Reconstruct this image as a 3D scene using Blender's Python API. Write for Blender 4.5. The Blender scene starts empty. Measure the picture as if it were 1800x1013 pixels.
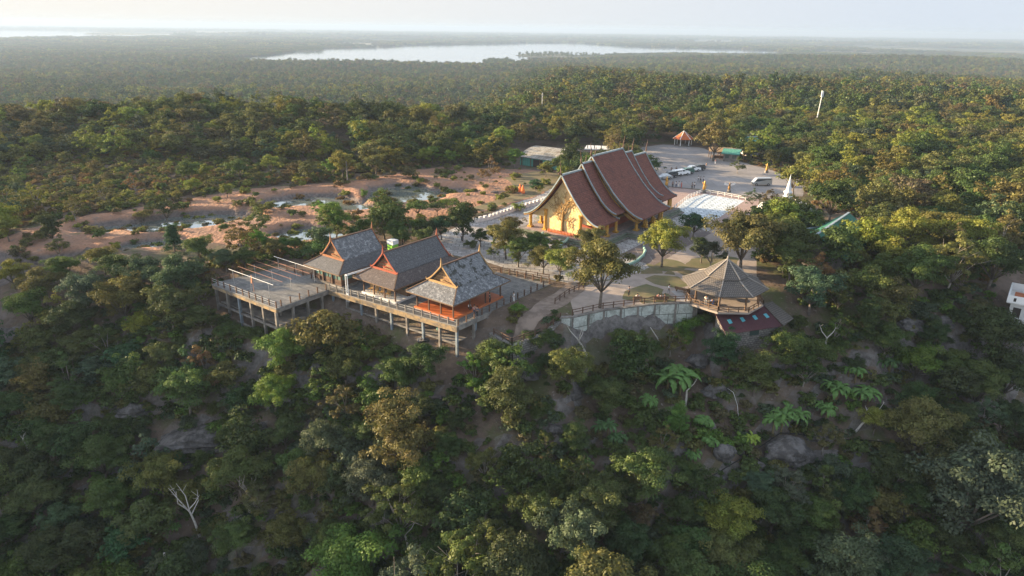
import bpy, bmesh, math, random
import numpy as np
from mathutils import Vector, Matrix
R = math.radians
C = bpy.context.scene.collection
sc = bpy.context.scene

# ------------------------------------------------------------------ camera
CAM_H = 40.0; FPX = 1200.0; PITCH = R(20.85); ROLL = math.atan(24/1800)
_f = np.array([0, math.cos(PITCH), -math.sin(PITCH)]); _r0 = np.array([1., 0, 0]); _u0 = np.cross(_r0, _f)
_r = _r0*math.cos(ROLL)+_u0*math.sin(ROLL); _u = np.cross(_r, _f)
cam = bpy.data.objects.new('camera', bpy.data.cameras.new('camera')); C.objects.link(cam); sc.camera = cam
cam.matrix_world = Matrix(((_r[0], _u[0], -_f[0], 0), (_r[1], _u[1], -_f[1], 0), (_r[2], _u[2], -_f[2], CAM_H), (0, 0, 0, 1)))
cam.data.sensor_width = 36; cam.data.lens = 24; cam.data.clip_start = 1; cam.data.clip_end = 90000
sc.render.resolution_x = 1024; sc.render.resolution_y = 576

# ------------------------------------------------------------------ light
SUN_AZ = -75.0; SUN_EL = 12.0        # degrees, azimuth from +Y towards +X
w = bpy.data.worlds.new('World'); sc.world = w; w.use_nodes = True
nt = w.node_tree; bg = nt.nodes['Background']
sky = nt.nodes.new('ShaderNodeTexSky'); sky.sky_type = 'NISHITA'; sky.sun_disc = False
sky.sun_elevation = R(SUN_EL); sky.sun_rotation = R(SUN_AZ); sky.air_density = 1.0; sky.dust_density = 1.2; sky.ozone_density = 2.0; sky.altitude = 100
hsv = nt.nodes.new('ShaderNodeHueSaturation'); hsv.inputs['Saturation'].default_value = .45
nt.links.new(sky.outputs[0], hsv.inputs['Color']); 
# bright evening haze hugging the horizon: cream towards the sun, pale blue away from it
tcw = nt.nodes.new('ShaderNodeTexCoord'); sepw = nt.nodes.new('ShaderNodeSeparateXYZ'); nt.links.new(tcw.outputs['Generated'], sepw.inputs[0])
elv = nt.nodes.new('ShaderNodeMapRange'); elv.interpolation_type = 'SMOOTHERSTEP'; elv.inputs['From Min'].default_value = .0; elv.inputs['From Max'].default_value = .34; elv.inputs['To Min'].default_value = 1.0; elv.inputs['To Max'].default_value = 0
nt.links.new(sepw.outputs['Z'], elv.inputs['Value'])
azr = nt.nodes.new('ShaderNodeMapRange'); azr.inputs['From Min'].default_value = -.85; azr.inputs['From Max'].default_value = .5; nt.links.new(sepw.outputs['X'], azr.inputs['Value'])
hcol = nt.nodes.new('ShaderNodeMix'); hcol.data_type = 'RGBA'; hcol.inputs['A'].default_value = (2.2, 2.05, 1.80, 1); hcol.inputs['B'].default_value = (1.48, 1.64, 1.84, 1); nt.links.new(azr.outputs[0], hcol.inputs['Factor'])
wmx = nt.nodes.new('ShaderNodeMix'); wmx.data_type = 'RGBA'; nt.links.new(elv.outputs[0], wmx.inputs['Factor']); nt.links.new(hsv.outputs[0], wmx.inputs['A']); nt.links.new(hcol.outputs['Result'], wmx.inputs['B'])
nt.links.new(wmx.outputs['Result'], bg.inputs[0]); bg.inputs[1].default_value = 0.13
sl = bpy.data.lights.new('sun', 'SUN'); so = bpy.data.objects.new('sun', sl); C.objects.link(so)
sl.energy = 5.0; sl.angle = R(0.6); sl.color = (1.0, 0.75, 0.45)
sd = Vector((math.sin(R(SUN_AZ))*math.cos(R(SUN_EL)), math.cos(R(SUN_AZ))*math.cos(R(SUN_EL)), math.sin(R(SUN_EL))))
so.rotation_euler = sd.to_track_quat('Z', 'Y').to_euler()
sc.view_settings.view_transform = 'Standard'; sc.view_settings.look = 'None'; sc.view_settings.exposure = 1.9; sc.view_settings.gamma = 1
sc.cycles.max_bounces = 5; sc.cycles.diffuse_bounces = 2; sc.cycles.volume_bounces = 1; sc.cycles.transparent_max_bounces = 8
sc.cycles.transmission_bounces = 3; sc.cycles.glossy_bounces = 2

# ------------------------------------------------------------------ projection helpers (photo pixel <-> ground point)
def ray(px, py): return _f+_r*(px-900)/FPX-_u*(py-506.5)/FPX
def P(px, py, z=0.0):
    d = ray(px, py); t = (z-CAM_H)/d[2]; return Vector((d[0]*t, d[1]*t, z))
def Q(x, y, z):
    v = np.array([x, y, z-CAM_H]); q = v@_f; return 900+FPX*(v@_r)/q, 506.5-FPX*(v@_u)/q, q

# ------------------------------------------------------------------ noise + terrain
def _hash(i, j, s):
    n = np.sin(i*127.1+j*311.7+s*74.7)*43758.5453
    return n-np.floor(n)
def vnoise(x, y, s=0):
    x = np.asarray(x, float); y = np.asarray(y, float)
    i = np.floor(x); j = np.floor(y); fx = x-i; fy = y-j
    fx = fx*fx*(3-2*fx); fy = fy*fy*(3-2*fy)
    a = _hash(i, j, s); b = _hash(i+1, j, s); c = _hash(i, j+1, s); d = _hash(i+1, j+1, s)
    return (a*(1-fx)+b*fx)*(1-fy)+(c*(1-fx)+d*fx)*fy*1.0
def fbm(x, y, s=0, o=4):
    v = 0; a = .5; k = 1.0
    for q in range(o):
        v = v+a*(vnoise(x*k, y*k, s+q)-.5); a *= .5; k *= 2.03
    return v*2
def sstep(a, b, x):
    t = np.clip((np.asarray(x, float)-a)/(b-a), 0, 1); return t*t*(3-2*t)

EDGE = [(-900, -60), (-260, -10), (-195, 50), (-160, 96), (-135, 116), (-110, 127), (-75, 117), (-52, 112), (-40, 109.5), (-27, 104.5), (-18, 101), (-8, 96.0), (0, 94.5), (6, 93.3), (10, 94.6),  # leftmost points bend forward as an unseen spur, added to block low sun
        (18, 97.6), (29.8, 102.1), (40, 104), (52, 108), (62, 111), (92, 119), (140, 131), (200, 152), (320, 205), (600, 330)]
EX = np.array([e[0] for e in EDGE], float); EY = np.array([e[1] for e in EDGE], float)
DROP = [(-2, 0), (0, 0), (2, 1.6), (5, 4.4), (10, 7.6), (14, 11.5), (18, 15), (25, 20), (35, 27), (50, 37), (70, 48), (100, 58), (160, 64)]
DX = np.array([e[0] for e in DROP], float); DZ = np.array([e[1] for e in DROP], float)
# excavated ponds: centre pixel, half sizes in metres, angle, depth
PITS = [(300, 386, 21, 9.5, 24, 2.6), (545, 352, 14, 9, 14, 2.2), (628, 361, 6.5, 4.5, 10, 1.6), (712, 336, 12, 12, -10, 1.9), (775, 333, 9, 6, 5, 1.5),
        (553, 404, 9, 6.5, 22, 2.0), (268, 424, 7, 4, 15, 1.7), (100, 448, 10, 4, 20, 1.3)]
PW = []
for (px, py, a, b, an, dp) in PITS:
    p = P(px, py); PW.append((p.x, p.y, a, b, R(an), dp))
def h(x, y):
    x = np.asarray(x, float); y = np.asarray(y, float)
    ye = np.interp(x, EX, EY); d = (ye-y)*.87
    z = -np.interp(d, DX, DZ)
    # the retaining wall: sharp 3 m step
    wl = sstep(8, 11, x)*(1-sstep(29.5, 32, x))
    z = z-wl*2.6*sstep(0.1, 1.2, d)*(1-sstep(8, 14, d))
    # ledge with a path on the right of the slope
    lg = sstep(48, 58, x)*(1-sstep(110, 130, x))
    z = z*(1-lg*sstep(-2, 0, d)*(1-sstep(7, 14, d))*.45)
    sl_ = sstep(1.5, 14, d)
    z = z+sl_*(1-wl*(1-sstep(7, 14, d)))*(fbm(x*.09, y*.09, 3)*3.6+fbm(x*.3, y*.3, 9, 3)*1.5)
    for (cx, cy, a, b, an, dp) in PW:
        dx = x-cx; dy = y-cy
        u = (dx*math.cos(an)+dy*math.sin(an))/a; v = (-dx*math.sin(an)+dy*math.cos(an))/b
        q = np.sqrt(u*u+v*v)+fbm(x*.10, y*.10, 20)*.55+fbm(x*.9, y*.9, 21, 3)*.06+fbm(x*.4, y*.4, 27)*.10
        z = z-dp*sstep(1.0, .62, q)+.28*np.exp(-((q-1.2)/.16)**2)*(.4+vnoise(x*.13, y*.13, 33))
    # rough surface of the dug clearing
    z = z+(sstep(118, 126, y)*(1-sstep(225, 240, y))*(1-sstep(-40, -15, x))*sstep(-170, -140, x)*(ye < y))*(np.maximum(fbm(x*.45, y*.45, 61, 4), 0)*.28+fbm(x*.12, y*.12, 63, 2)*.12)
    # behind the plateau: low hill on the left, then falling to the lake plain
    z = z+31*np.exp(-(((x+190)/38)**2+((y-78)/40)**2))  # hill added out of view on the left to keep the slope shaded
    hill = 7.5*np.exp(-(((x+120)/125)**2+((y-258)/30)**2))*(1-sstep(-45, 10, x))
    left = 1-sstep(-60, 80, x)
    y0 = 272+133*(1-left)
    rr = np.sqrt(x*x*.5+y*y)
    fall = np.interp(rr-y0, [0, 100, 350, 900, 1350], [0, 22, 38, 52, 60])*left+np.interp(rr-y0, [0, 300, 800, 1200, 1500], [0, 12, 34, 52, 60])*(1-left)
    far = sstep(285, 400, y)
    z = z+hill*(1-sstep(340, 420, y))-fall+far*fbm(x*.004, y*.004, 40, 4)*9*(1-sstep(1500, 2000, y))+(1-sstep(0, 60, d))*far*fbm(x*.02, y*.02, 50)*2.5*(1-sstep(1500, 2000, y))
    z = z-8*sstep(1600, 1950, y)
    z = z+33*np.exp(-(((x-1150)/850)**2+((y-2150)/480)**2))+9*np.exp(-(((x+250)/420)**2+((y-1720)/160)**2))+4*np.exp(-(((x-600)/300)**2+((y-1850)/130)**2))
    z = np.where(y > 1900, np.maximum(z, -62), z)
    return z
def hh(x, y): return float(h(x, y))

# ------------------------------------------------------------------ materials
def mat(name, col, rough=.85, col2=None, scale=3.0, detail=5, bump=0.0, metal=0.0, spec=.3, coord='Object', mixlo=.35, mixhi=.65, bscale=None):
    m = bpy.data.materials.new(name); m.use_nodes = True; n = m.node_tree.nodes; l = m.node_tree.links
    b = n['Principled BSDF']; b.inputs['Roughness'].default_value = rough; b.inputs['Metallic'].default_value = metal
    b.inputs['Specular IOR Level'].default_value = spec
    b.inputs['Base Color'].default_value = (*col, 1)
    if col2 is not None or bump:
        tc = n.new('ShaderNodeTexCoord'); nz = n.new('ShaderNodeTexNoise'); nz.inputs['Scale'].default_value = scale; nz.inputs['Detail'].default_value = detail
        nz.inputs['Roughness'].default_value = .62
        l.new(tc.outputs[coord], nz.inputs['Vector'])
        if col2 is not None:
            mr = n.new('ShaderNodeMapRange'); mr.inputs['From Min'].default_value = mixlo; mr.inputs['From Max'].default_value = mixhi
            mx = n.new('ShaderNodeMix'); mx.data_type = 'RGBA'; mx.inputs['A'].default_value = (*col, 1); mx.inputs['B'].default_value = (*col2, 1)
            l.new(nz.outputs['Fac'], mr.inputs['Value']); l.new(mr.outputs[0], mx.inputs['Factor']); l.new(mx.outputs['Result'], b.inputs['Base Color'])
        if bump:
            bp = n.new('ShaderNodeBump'); bp.inputs['Strength'].default_value = 1; bp.inputs['Distance'].default_value = bump
            if bscale:
                nz2 = n.new('ShaderNodeTexNoise'); nz2.inputs['Scale'].default_value = bscale; nz2.inputs['Detail'].default_value = 6
                l.new(tc.outputs[coord], nz2.inputs['Vector']); l.new(nz2.outputs['Fac'], bp.inputs['Height'])
            else: l.new(nz.outputs['Fac'], bp.inputs['Height'])
            l.new(bp.outputs[0], b.inputs['Normal'])
    return m
def tiles(name, c1, c2, mort, bw=.5, rh=.3, msize=.02, stain=None, rough=.8, nscale=.8, lo=.5, hi=.62, offset=.5, bump=.02, fine=14, fdist=.35):
    """brick-texture material on the metric face UVs, with irregular stains"""
    m = bpy.data.materials.new(name); m.use_nodes = True; n = m.node_tree.nodes; l = m.node_tree.links
    b = n['Principled BSDF']; b.inputs['Roughness'].default_value = rough; b.inputs['Specular IOR Level'].default_value = .25
    tc = n.new('ShaderNodeTexCoord'); br = n.new('ShaderNodeTexBrick'); br.offset = offset
    br.inputs['Scale'].default_value = 1; br.inputs['Brick Width'].default_value = bw; br.inputs['Row Height'].default_value = rh
    br.inputs['Mortar Size'].default_value = msize; br.inputs['Color1'].default_value = (*c1, 1); br.inputs['Color2'].default_value = (*c2, 1); br.inputs['Mortar'].default_value = (*mort, 1)
    l.new(tc.outputs['UV'], br.inputs['Vector'])
    out = br.outputs['Color']
    nf = n.new('ShaderNodeTexNoise'); nf.inputs['Scale'].default_value = fine*.2; nf.inputs['Detail'].default_value = 8; nf.inputs['Roughness'].default_value = .7
    l.new(tc.outputs['Object'], nf.inputs['Vector'])
    mr0 = n.new('ShaderNodeMapRange'); mr0.inputs['From Min'].default_value = .3; mr0.inputs['From Max'].default_value = .7; mr0.inputs['To Min'].default_value = 1-fdist; mr0.inputs['To Max'].default_value = 1+fdist
    l.new(nf.outputs['Fac'], mr0.inputs['Value'])
    vm = n.new('ShaderNodeVectorMath'); vm.operation = 'SCALE'; l.new(out, vm.inputs[0]); l.new(mr0.outputs[0], vm.inputs['Scale']); out = vm.outputs[0]
    if stain is not None:
        nz = n.new('ShaderNodeTexNoise'); nz.inputs['Scale'].default_value = nscale; nz.inputs['Detail'].default_value = 9; nz.inputs['Roughness'].default_value = .75
        l.new(tc.outputs['Object'], nz.inputs['Vector'])
        mr = n.new('ShaderNodeMapRange'); mr.inputs['From Min'].default_value = lo; mr.inputs['From Max'].default_value = hi
        mx = n.new('ShaderNodeMix'); mx.data_type = 'RGBA'; mx.inputs['B'].default_value = (*stain, 1)
        l.new(nz.outputs['Fac'], mr.inputs['Value']); l.new(mr.outputs[0], mx.inputs['Factor']); l.new(out, mx.inputs['A']); out = mx.outputs['Result']
    l.new(out, b.inputs['Base Color'])
    if bump:
        bp = n.new('ShaderNodeBump'); bp.inputs['Distance'].default_value = bump; bp.inputs['Strength'].default_value = .8; bp.invert = True
        l.new(br.outputs['Fac'], bp.inputs['Height']); l.new(bp.outputs[0], b.inputs['Normal'])
    return m
def leafmat(name, instancer):
    m = bpy.data.materials.new(name); m.use_nodes = True; n = m.node_tree.nodes; l = m.node_tree.links
    n.remove(n['Principled BSDF']); out = n['Material Output']
    oi = n.new('ShaderNodeObjectInfo')
    if instancer:
        at = n.new('ShaderNodeAttribute'); at.attribute_type = 'INSTANCER'; at.attribute_name = 'tint'; base = at.outputs['Color']
    else: base = oi.outputs['Color']
    # per-leaf variation stored on the mesh
    av = n.new('ShaderNodeAttribute'); av.attribute_name = 'leafvar'
    mr = n.new('ShaderNodeMapRange'); mr.inputs['To Min'].default_value = .62; mr.inputs['To Max'].default_value = 1.5
    l.new(av.outputs['Fac'], mr.inputs['Value'])
    hs = n.new('ShaderNodeHueSaturation'); l.new(base, hs.inputs['Color']); l.new(mr.outputs[0], hs.inputs['Value'])
    mh = n.new('ShaderNodeMapRange'); mh.inputs['To Min'].default_value = .485; mh.inputs['To Max'].default_value = .515
    av2 = n.new('ShaderNodeAttribute'); av2.attribute_name = 'clumpvar'; l.new(av2.outputs['Fac'], mh.inputs['Value']); l.new(mh.outputs[0], hs.inputs['Hue'])
    df = n.new('ShaderNodeBsdfDiffuse'); tr = n.new('ShaderNodeBsdfTranslucent'); mx = n.new('ShaderNodeMixShader'); mx.inputs[0].default_value = .30
    gl = n.new('ShaderNodeBsdfGlossy'); gl.inputs['Roughness'].default_value = .5; gl.inputs['Color'].default_value = (.8, .85, .9, 1)
    mg = n.new('ShaderNodeMixShader'); mg.inputs[0].default_value = .015
    l.new(hs.outputs[0], df.inputs[0]); l.new(hs.outputs[0], tr.inputs[0]); l.new(df.outputs[0], mx.inputs[1]); l.new(tr.outputs[0], mx.inputs[2])
    l.new(mx.outputs[0], mg.inputs[1]); l.new(gl.outputs[0], mg.inputs[2]); l.new(mg.outputs[0], out.inputs['Surface'])
    return m
M = {}
M['leaf'] = leafmat('leaf', False); M['leaf_forest'] = leafmat('leaf_forest', True)
M['bark'] = mat('bark', (.10, .08, .065), .9, (.16, .135, .11), 3, bump=.02)
M['pale_bark'] = mat('pale_bark', (.20, .175, .15), .9, (.30, .27, .235), 3, bump=.02)
M['snag'] = mat('bleached_wood', (.36, .33, .29), .9, (.5, .47, .43), 3, bump=.02)
M['gold'] = mat('gold_paint', (.62, .36, .07), .38, (.42, .22, .04), 2.5, metal=.35, spec=.6)
M['gold_pale'] = mat('gold_pale', (.74, .57, .30), .6, (.60, .43, .19), 1.6, metal=.05, bump=.08, bscale=4)
M['gold_dark'] = mat('gold_dark', (.30, .17, .05), .55, (.22, .12, .03), 3)
M['trim_blue'] = mat('roof_trim', (.31, .37, .40), .6, (.19, .23, .24), 1.5)
M['white'] = mat('white_paint', (.72, .71, .69), .7, (.55, .54, .52), .9)
M['white_clean'] = mat('white_clean', (.8, .8, .79), .6)
M['conc'] = mat('concrete', (.26, .235, .21), .9, (.12, .11, .10), .9, bump=.01)
M['conc_floor'] = tiles('concrete_floor', (.185, .18, .17), (.15, .145, .14), (.26, .25, .235), 3.3, 2.9, .05, stain=(.10, .10, .095), nscale=.45, lo=.48, hi=.64, bump=0, offset=0, fdist=.3)
M['conc_orange'] = mat('lichened_beam', (.34, .24, .13), .9, (.17, .14, .11), 1.3, 8, mixlo=.42, mixhi=.58)
M['conc_blue'] = mat('blue_grey_post', (.22, .27, .31), .85, (.15, .17, .19), 1.2)
M['terracotta'] = mat('terracotta_floor', (.52, .135, .04), .6, (.40, .10, .03), 1.2)
M['terra_edge'] = mat('terracotta_edge', (.55, .17, .06), .7, (.42, .13, .05), 2)
M['wood_dark'] = mat('wood_dark', (.085, .05, .035), .7, (.13, .075, .05), 2.5)
M['wood_mid'] = mat('wood_mid', (.13, .08, .05), .7, (.19, .12, .075), 3)
M['wood_red'] = mat('wood_red', (.36, .085, .045), .6, (.27, .07, .04), 3)
M['wood_orange'] = mat('wood_orange', (.33, .14, .065), .6, (.25, .10, .045), 3)
M['wood_gold'] = mat('wood_gold', (.42, .27, .12), .6, (.32, .20, .09), 3)
M['carved'] = mat('carved_panel', (.33, .20, .11), .7, (.16, .09, .05), 5, bump=.05)
M['glass'] = mat('glass_dark', (.05, .075, .07), .12, spec=.8)
M['glass_green'] = mat('glass_green', (.12, .22, .19), .15, spec=.8)
M['shadow_in'] = mat('interior_shade', (.05, .04, .035), .9)  # near-black panel colour standing in for shade inside openings
M['roof_red'] = tiles('temple_tiles', (.225, .085, .060), (.165, .062, .046), (.09, .035, .028), .42, .30, .035, stain=(.10, .042, .036), nscale=.6, lo=.50, hi=.68, fine=24, fdist=.4)
M['shingle1'] = tiles('silver_shingles', (.225, .235, .245), (.15, .155, .165), (.06, .06, .065), .26, .20, .03, stain=(.36, .37, .38), nscale=1.8, lo=.5, hi=.66, fine=40, fdist=.6)
M['shingle2'] = tiles('grey_shingles', (.165, .165, .17), (.125, .125, .13), (.05, .05, .055), .26, .20, .03, stain=(.21, .21, .22), nscale=1.5, lo=.55, hi=.7, fine=40, fdist=.45)
M['shingle_low'] = tiles('brown_shingles', (.165, .135, .125), (.115, .095, .09), (.05, .04, .04), .26, .20, .03, stain=(.26, .23, .21), nscale=1.4, lo=.56, hi=.72, fine=40, fdist=.5)
M['shingle3'] = tiles('patchy_shingles', (.30, .315, .33), (.22, .23, .245), (.08, .08, .085), .26, .20, .03, stain=(.055, .055, .05), nscale=.75, lo=.50, hi=.56, fine=40, fdist=.5)
M['tile_grey'] = tiles('grey_tiles', (.165, .145, .13), (.135, .12, .108), (.07, .062, .055), .33, .38, .05, stain=(.105, .092, .082), nscale=.5, lo=.5, hi=.7, fine=10, fdist=.2)
M['tile_seam'] = mat('tile_ridge', (.26, .235, .21), .8)
M['maroon'] = tiles('maroon_sheet', (.085, .034, .042), (.075, .03, .038), (.07, .025, .03), .22, 30, .03, stain=(.08, .04, .04), nscale=.6, lo=.5, hi=.7, fdist=.15)
M['sheet_grey'] = tiles('old_roof_sheets', (.37, .35, .31), (.25, .24, .21), (.14, .13, .12), 1.0, 3.2, .06, stain=(.18, .15, .12), nscale=.5, lo=.48, hi=.62, fdist=.3)
M['sheet_green'] = tiles('green_roof_sheets', (.03, .135, .09), (.026, .12, .08), (.02, .08, .055), .8, 30, .03, fdist=.12)
M['sheet_teal'] = tiles('teal_roof_sheets', (.10, .33, .28), (.09, .30, .25), (.06, .22, .18), .8, 30, .03, fdist=.15)
M['sky_blue'] = mat('skylight', (.10, .38, .45), .4)
M['wall_stain'] = tiles('retaining_wall', (.47, .50, .46), (.42, .45, .42), (.17, .18, .165), 3.0, 1.7, .07, stain=(.16, .165, .14), nscale=.55, lo=.47, hi=.66, fine=12, fdist=.3)
M['stone_wall'] = tiles('stone_wall', (.26, .24, .22), (.17, .16, .15), (.09, .085, .08), .6, .35, .04, fdist=.3)
M['paving'] = tiles('paving', (.50, .48, .45), (.33, .31, .30), (.20, .19, .18), 1.6, 1.1, .10, stain=(.24, .22, .21), nscale=.30, lo=.46, hi=.6, bump=0, fdist=.3)
M['paving_shaded'] = tiles('paving_shaded', (.17, .135, .12), (.14, .11, .10), (.30, .27, .25), 4.0, 4.0, .05, stain=(.11, .09, .085), nscale=.4, lo=.5, hi=.65, bump=0)  # dark tone carries the temple's painted shadow
M['plaza'] = tiles('brick_plaza', (.38, .27, .23), (.33, .24, .21), (.25, .19, .17), .5, .5, .03, stain=(.28, .21, .19), nscale=.4, lo=.5, hi=.65, bump=0)
M['pool_tile'] = tiles('white_court_tiles', (.66, .70, .72), (.46, .52, .56), (.28, .32, .34), 1.7, 1.4, .12, bump=0, fdist=.35, fine=6)
M['asphalt'] = tiles('parking_surface', (.29, .265, .255), (.265, .245, .235), (.17, .155, .15), 7, 6, .07, stain=(.20, .185, .18), nscale=.09, lo=.45, hi=.65, bump=0, fdist=.2)
M['path'] = mat('garden_path', (.36, .30, .26), .9, (.27, .225, .195), .6)
M['trail'] = mat('earth_trail', (.17, .125, .10), .95, (.12, .09, .07), .8, 8)
M['trail2'] = mat('worn_path', (.27, .21, .17), .95, (.17, .13, .105), .5, 9, bump=.1, mixlo=.42, mixhi=.58)
M['path_conc'] = mat('concrete_path', (.42, .41, .40), .9, (.33, .32, .31), .8)
M['lawn'] = mat('lawn', (.105, .115, .05), .95, (.19, .15, .085), .35, 8)
M['drylawn'] = mat('dry_lawn', (.20, .15, .085), .95, (.13, .12, .06), .5, 8)
def dirt_mat():
    m = bpy.data.materials.new('red_dirt'); m.use_nodes = True; n = m.node_tree.nodes; l = m.node_tree.links; b = n['Principled BSDF']; b.inputs['Roughness'].default_value = .95; b.inputs['Specular IOR Level'].default_value = .1
    tc = n.new('ShaderNodeTexCoord')
    def layer(prev, s, lo, hi, c, d=9):
        q = n.new('ShaderNodeTexNoise'); q.inputs['Scale'].default_value = s; q.inputs['Detail'].default_value = d; q.inputs['Roughness'].default_value = .7; l.new(tc.outputs['Object'], q.inputs['Vector'])
        r_ = n.new('ShaderNodeMapRange'); r_.inputs['From Min'].default_value = lo; r_.inputs['From Max'].default_value = hi; l.new(q.outputs['Fac'], r_.inputs['Value'])
        x = n.new('ShaderNodeMix'); x.data_type = 'RGBA'; l.new(r_.outputs[0], x.inputs['Factor']); x.inputs['B'].default_value = (*c, 1)
        if isinstance(prev, tuple): x.inputs['A'].default_value = (*prev, 1)
        else: l.new(prev, x.inputs['A'])
        return x.outputs['Result']
    c = layer((.34, .19, .125), .12, .45, .62, (.26, .165, .12)); c = layer(c, .35, .56, .66, (.20, .15, .125)); c = layer(c, .07, .58, .66, (.17, .15, .075)); c = layer(c, 1.3, .58, .68, (.13, .12, .055)); c = layer(c, 2.5, .62, .7, (.38, .25, .185))
    # grey stone of the dug banks below the old ground level
    sp = n.new('ShaderNodeSeparateXYZ'); l.new(tc.outputs['Object'], sp.inputs[0]); r_ = n.new('ShaderNodeMapRange'); r_.inputs['From Min'].default_value = -.15; r_.inputs['From Max'].default_value = -.8; l.new(sp.outputs['Z'], r_.inputs['Value'])
    x = n.new('ShaderNodeMix'); x.data_type = 'RGBA'; l.new(r_.outputs[0], x.inputs['Factor']); l.new(c, x.inputs['A']); l.new(layer((.19, .155, .14), 1.1, .4, .6, (.11, .095, .09)), x.inputs['B']); l.new(x.outputs['Result'], b.inputs['Base Color'])
    q = n.new('ShaderNodeTexNoise'); q.inputs['Scale'].default_value = 1.3; q.inputs['Detail'].default_value = 9; l.new(tc.outputs['Object'], q.inputs['Vector']); bp = n.new('ShaderNodeBump'); bp.inputs['Distance'].default_value = .5; l.new(q.outputs['Fac'], bp.inputs['Height']); l.new(bp.outputs[0], b.inputs['Normal'])
    return m
M['dirt'] = dirt_mat()
M['rock'] = mat('rock', (.15, .14, .135), .9, (.065, .06, .058), .8, 9, bump=.35, bscale=2.2, mixlo=.42, mixhi=.58)
M['rock_dark'] = mat('dark_rock', (.11, .085, .08), .9, (.06, .05, .05), 1, 6, bump=.1)
M['green_stone'] = mat('green_base', (.17, .20, .14), .6, (.11, .14, .10), 1)
M['nagatile'] = mat('naga_teal', (.22, .42, .36), .5, (.33, .45, .38), 2)
M['skin'] = mat('skin', (.36, .21, .14), .6); M['hair'] = mat('hair', (.02, .016, .014), .6)
for k, c in dict(cl_white=(.75, .75, .74), cl_black=(.03, .03, .035), cl_red=(.55, .06, .05), cl_blue=(.10, .22, .55), cl_orange=(.75, .25, .04), cl_grey=(.25, .26, .28), cl_denim=(.08, .11, .18), cl_pink=(.55, .28, .27)).items(): M[k] = mat(k, c, .85)
M['orange_cone'] = mat('orange_cloth', (.70, .20, .06), .8)
M['car_white'] = mat('car_white', (.78, .78, .78), .25, spec=.6); M['car_dark'] = mat('car_dark', (.05, .055, .06), .25, spec=.6); M['car_green'] = mat('car_green', (.06, .13, .11), .25, spec=.6)
M['car_silver'] = mat('car_silver', (.46, .48, .50), .3, metal=.5, spec=.6); M['tyre'] = mat('tyre', (.02, .02, .02), .8); M['rim'] = mat('rim', (.4, .4, .42), .4, metal=.7)
M['carglass'] = mat('car_glass', (.03, .04, .05), .08, spec=.9); M['lamp'] = mat('lamp_lens', (.7, .7, .65), .2); M['lamp_red'] = mat('tail_lens', (.45, .03, .02), .3)
M['green_panel'] = mat('green_panel', (.24, .55, .06), .6); M['metal'] = mat('metal_grey', (.40, .40, .39), .5, metal=.3); M['rust_metal'] = mat('rusty_pipe', (.35, .16, .10), .7, (.22, .11, .08), 3)
M['black'] = mat('black_hose', (.02, .02, .02), .6); M['blue_plastic'] = mat('blue_plastic', (.03, .12, .45), .5)
M['yellow'] = mat('yellow_cloth', (.65, .42, .05), .8)

def water_mat():
    m = bpy.data.materials.new('water'); m.use_nodes = True; n = m.node_tree.nodes; l = m.node_tree.links; b = n['Principled BSDF']
    b.inputs['Base Color'].default_value = (.12, .14, .13, 1); b.inputs['Roughness'].default_value = .03; b.inputs['Specular IOR Level'].default_value = 1.0
    tc = n.new('ShaderNodeTexCoord'); nz = n.new('ShaderNodeTexNoise'); nz.inputs['Scale'].default_value = .6; nz.inputs['Detail'].default_value = 4; bp = n.new('ShaderNodeBump'); bp.inputs['Distance'].default_value = .02
    l.new(tc.outputs['Object'], nz.inputs['Vector']); l.new(nz.outputs['Fac'], bp.inputs['Height']); l.new(bp.outputs[0], b.inputs['Normal'])
    return m
M['water'] = water_mat()
def lake_mat():
    m = bpy.data.materials.new('lake_water'); m.use_nodes = True; n = m.node_tree.nodes; l = m.node_tree.links; b = n['Principled BSDF']
    b.inputs['Base Color'].default_value = (.16, .20, .22, 1); b.inputs['Roughness'].default_value = .08; b.inputs['Specular IOR Level'].default_value = 1.0
    return m
M['lake'] = lake_mat()
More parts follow.
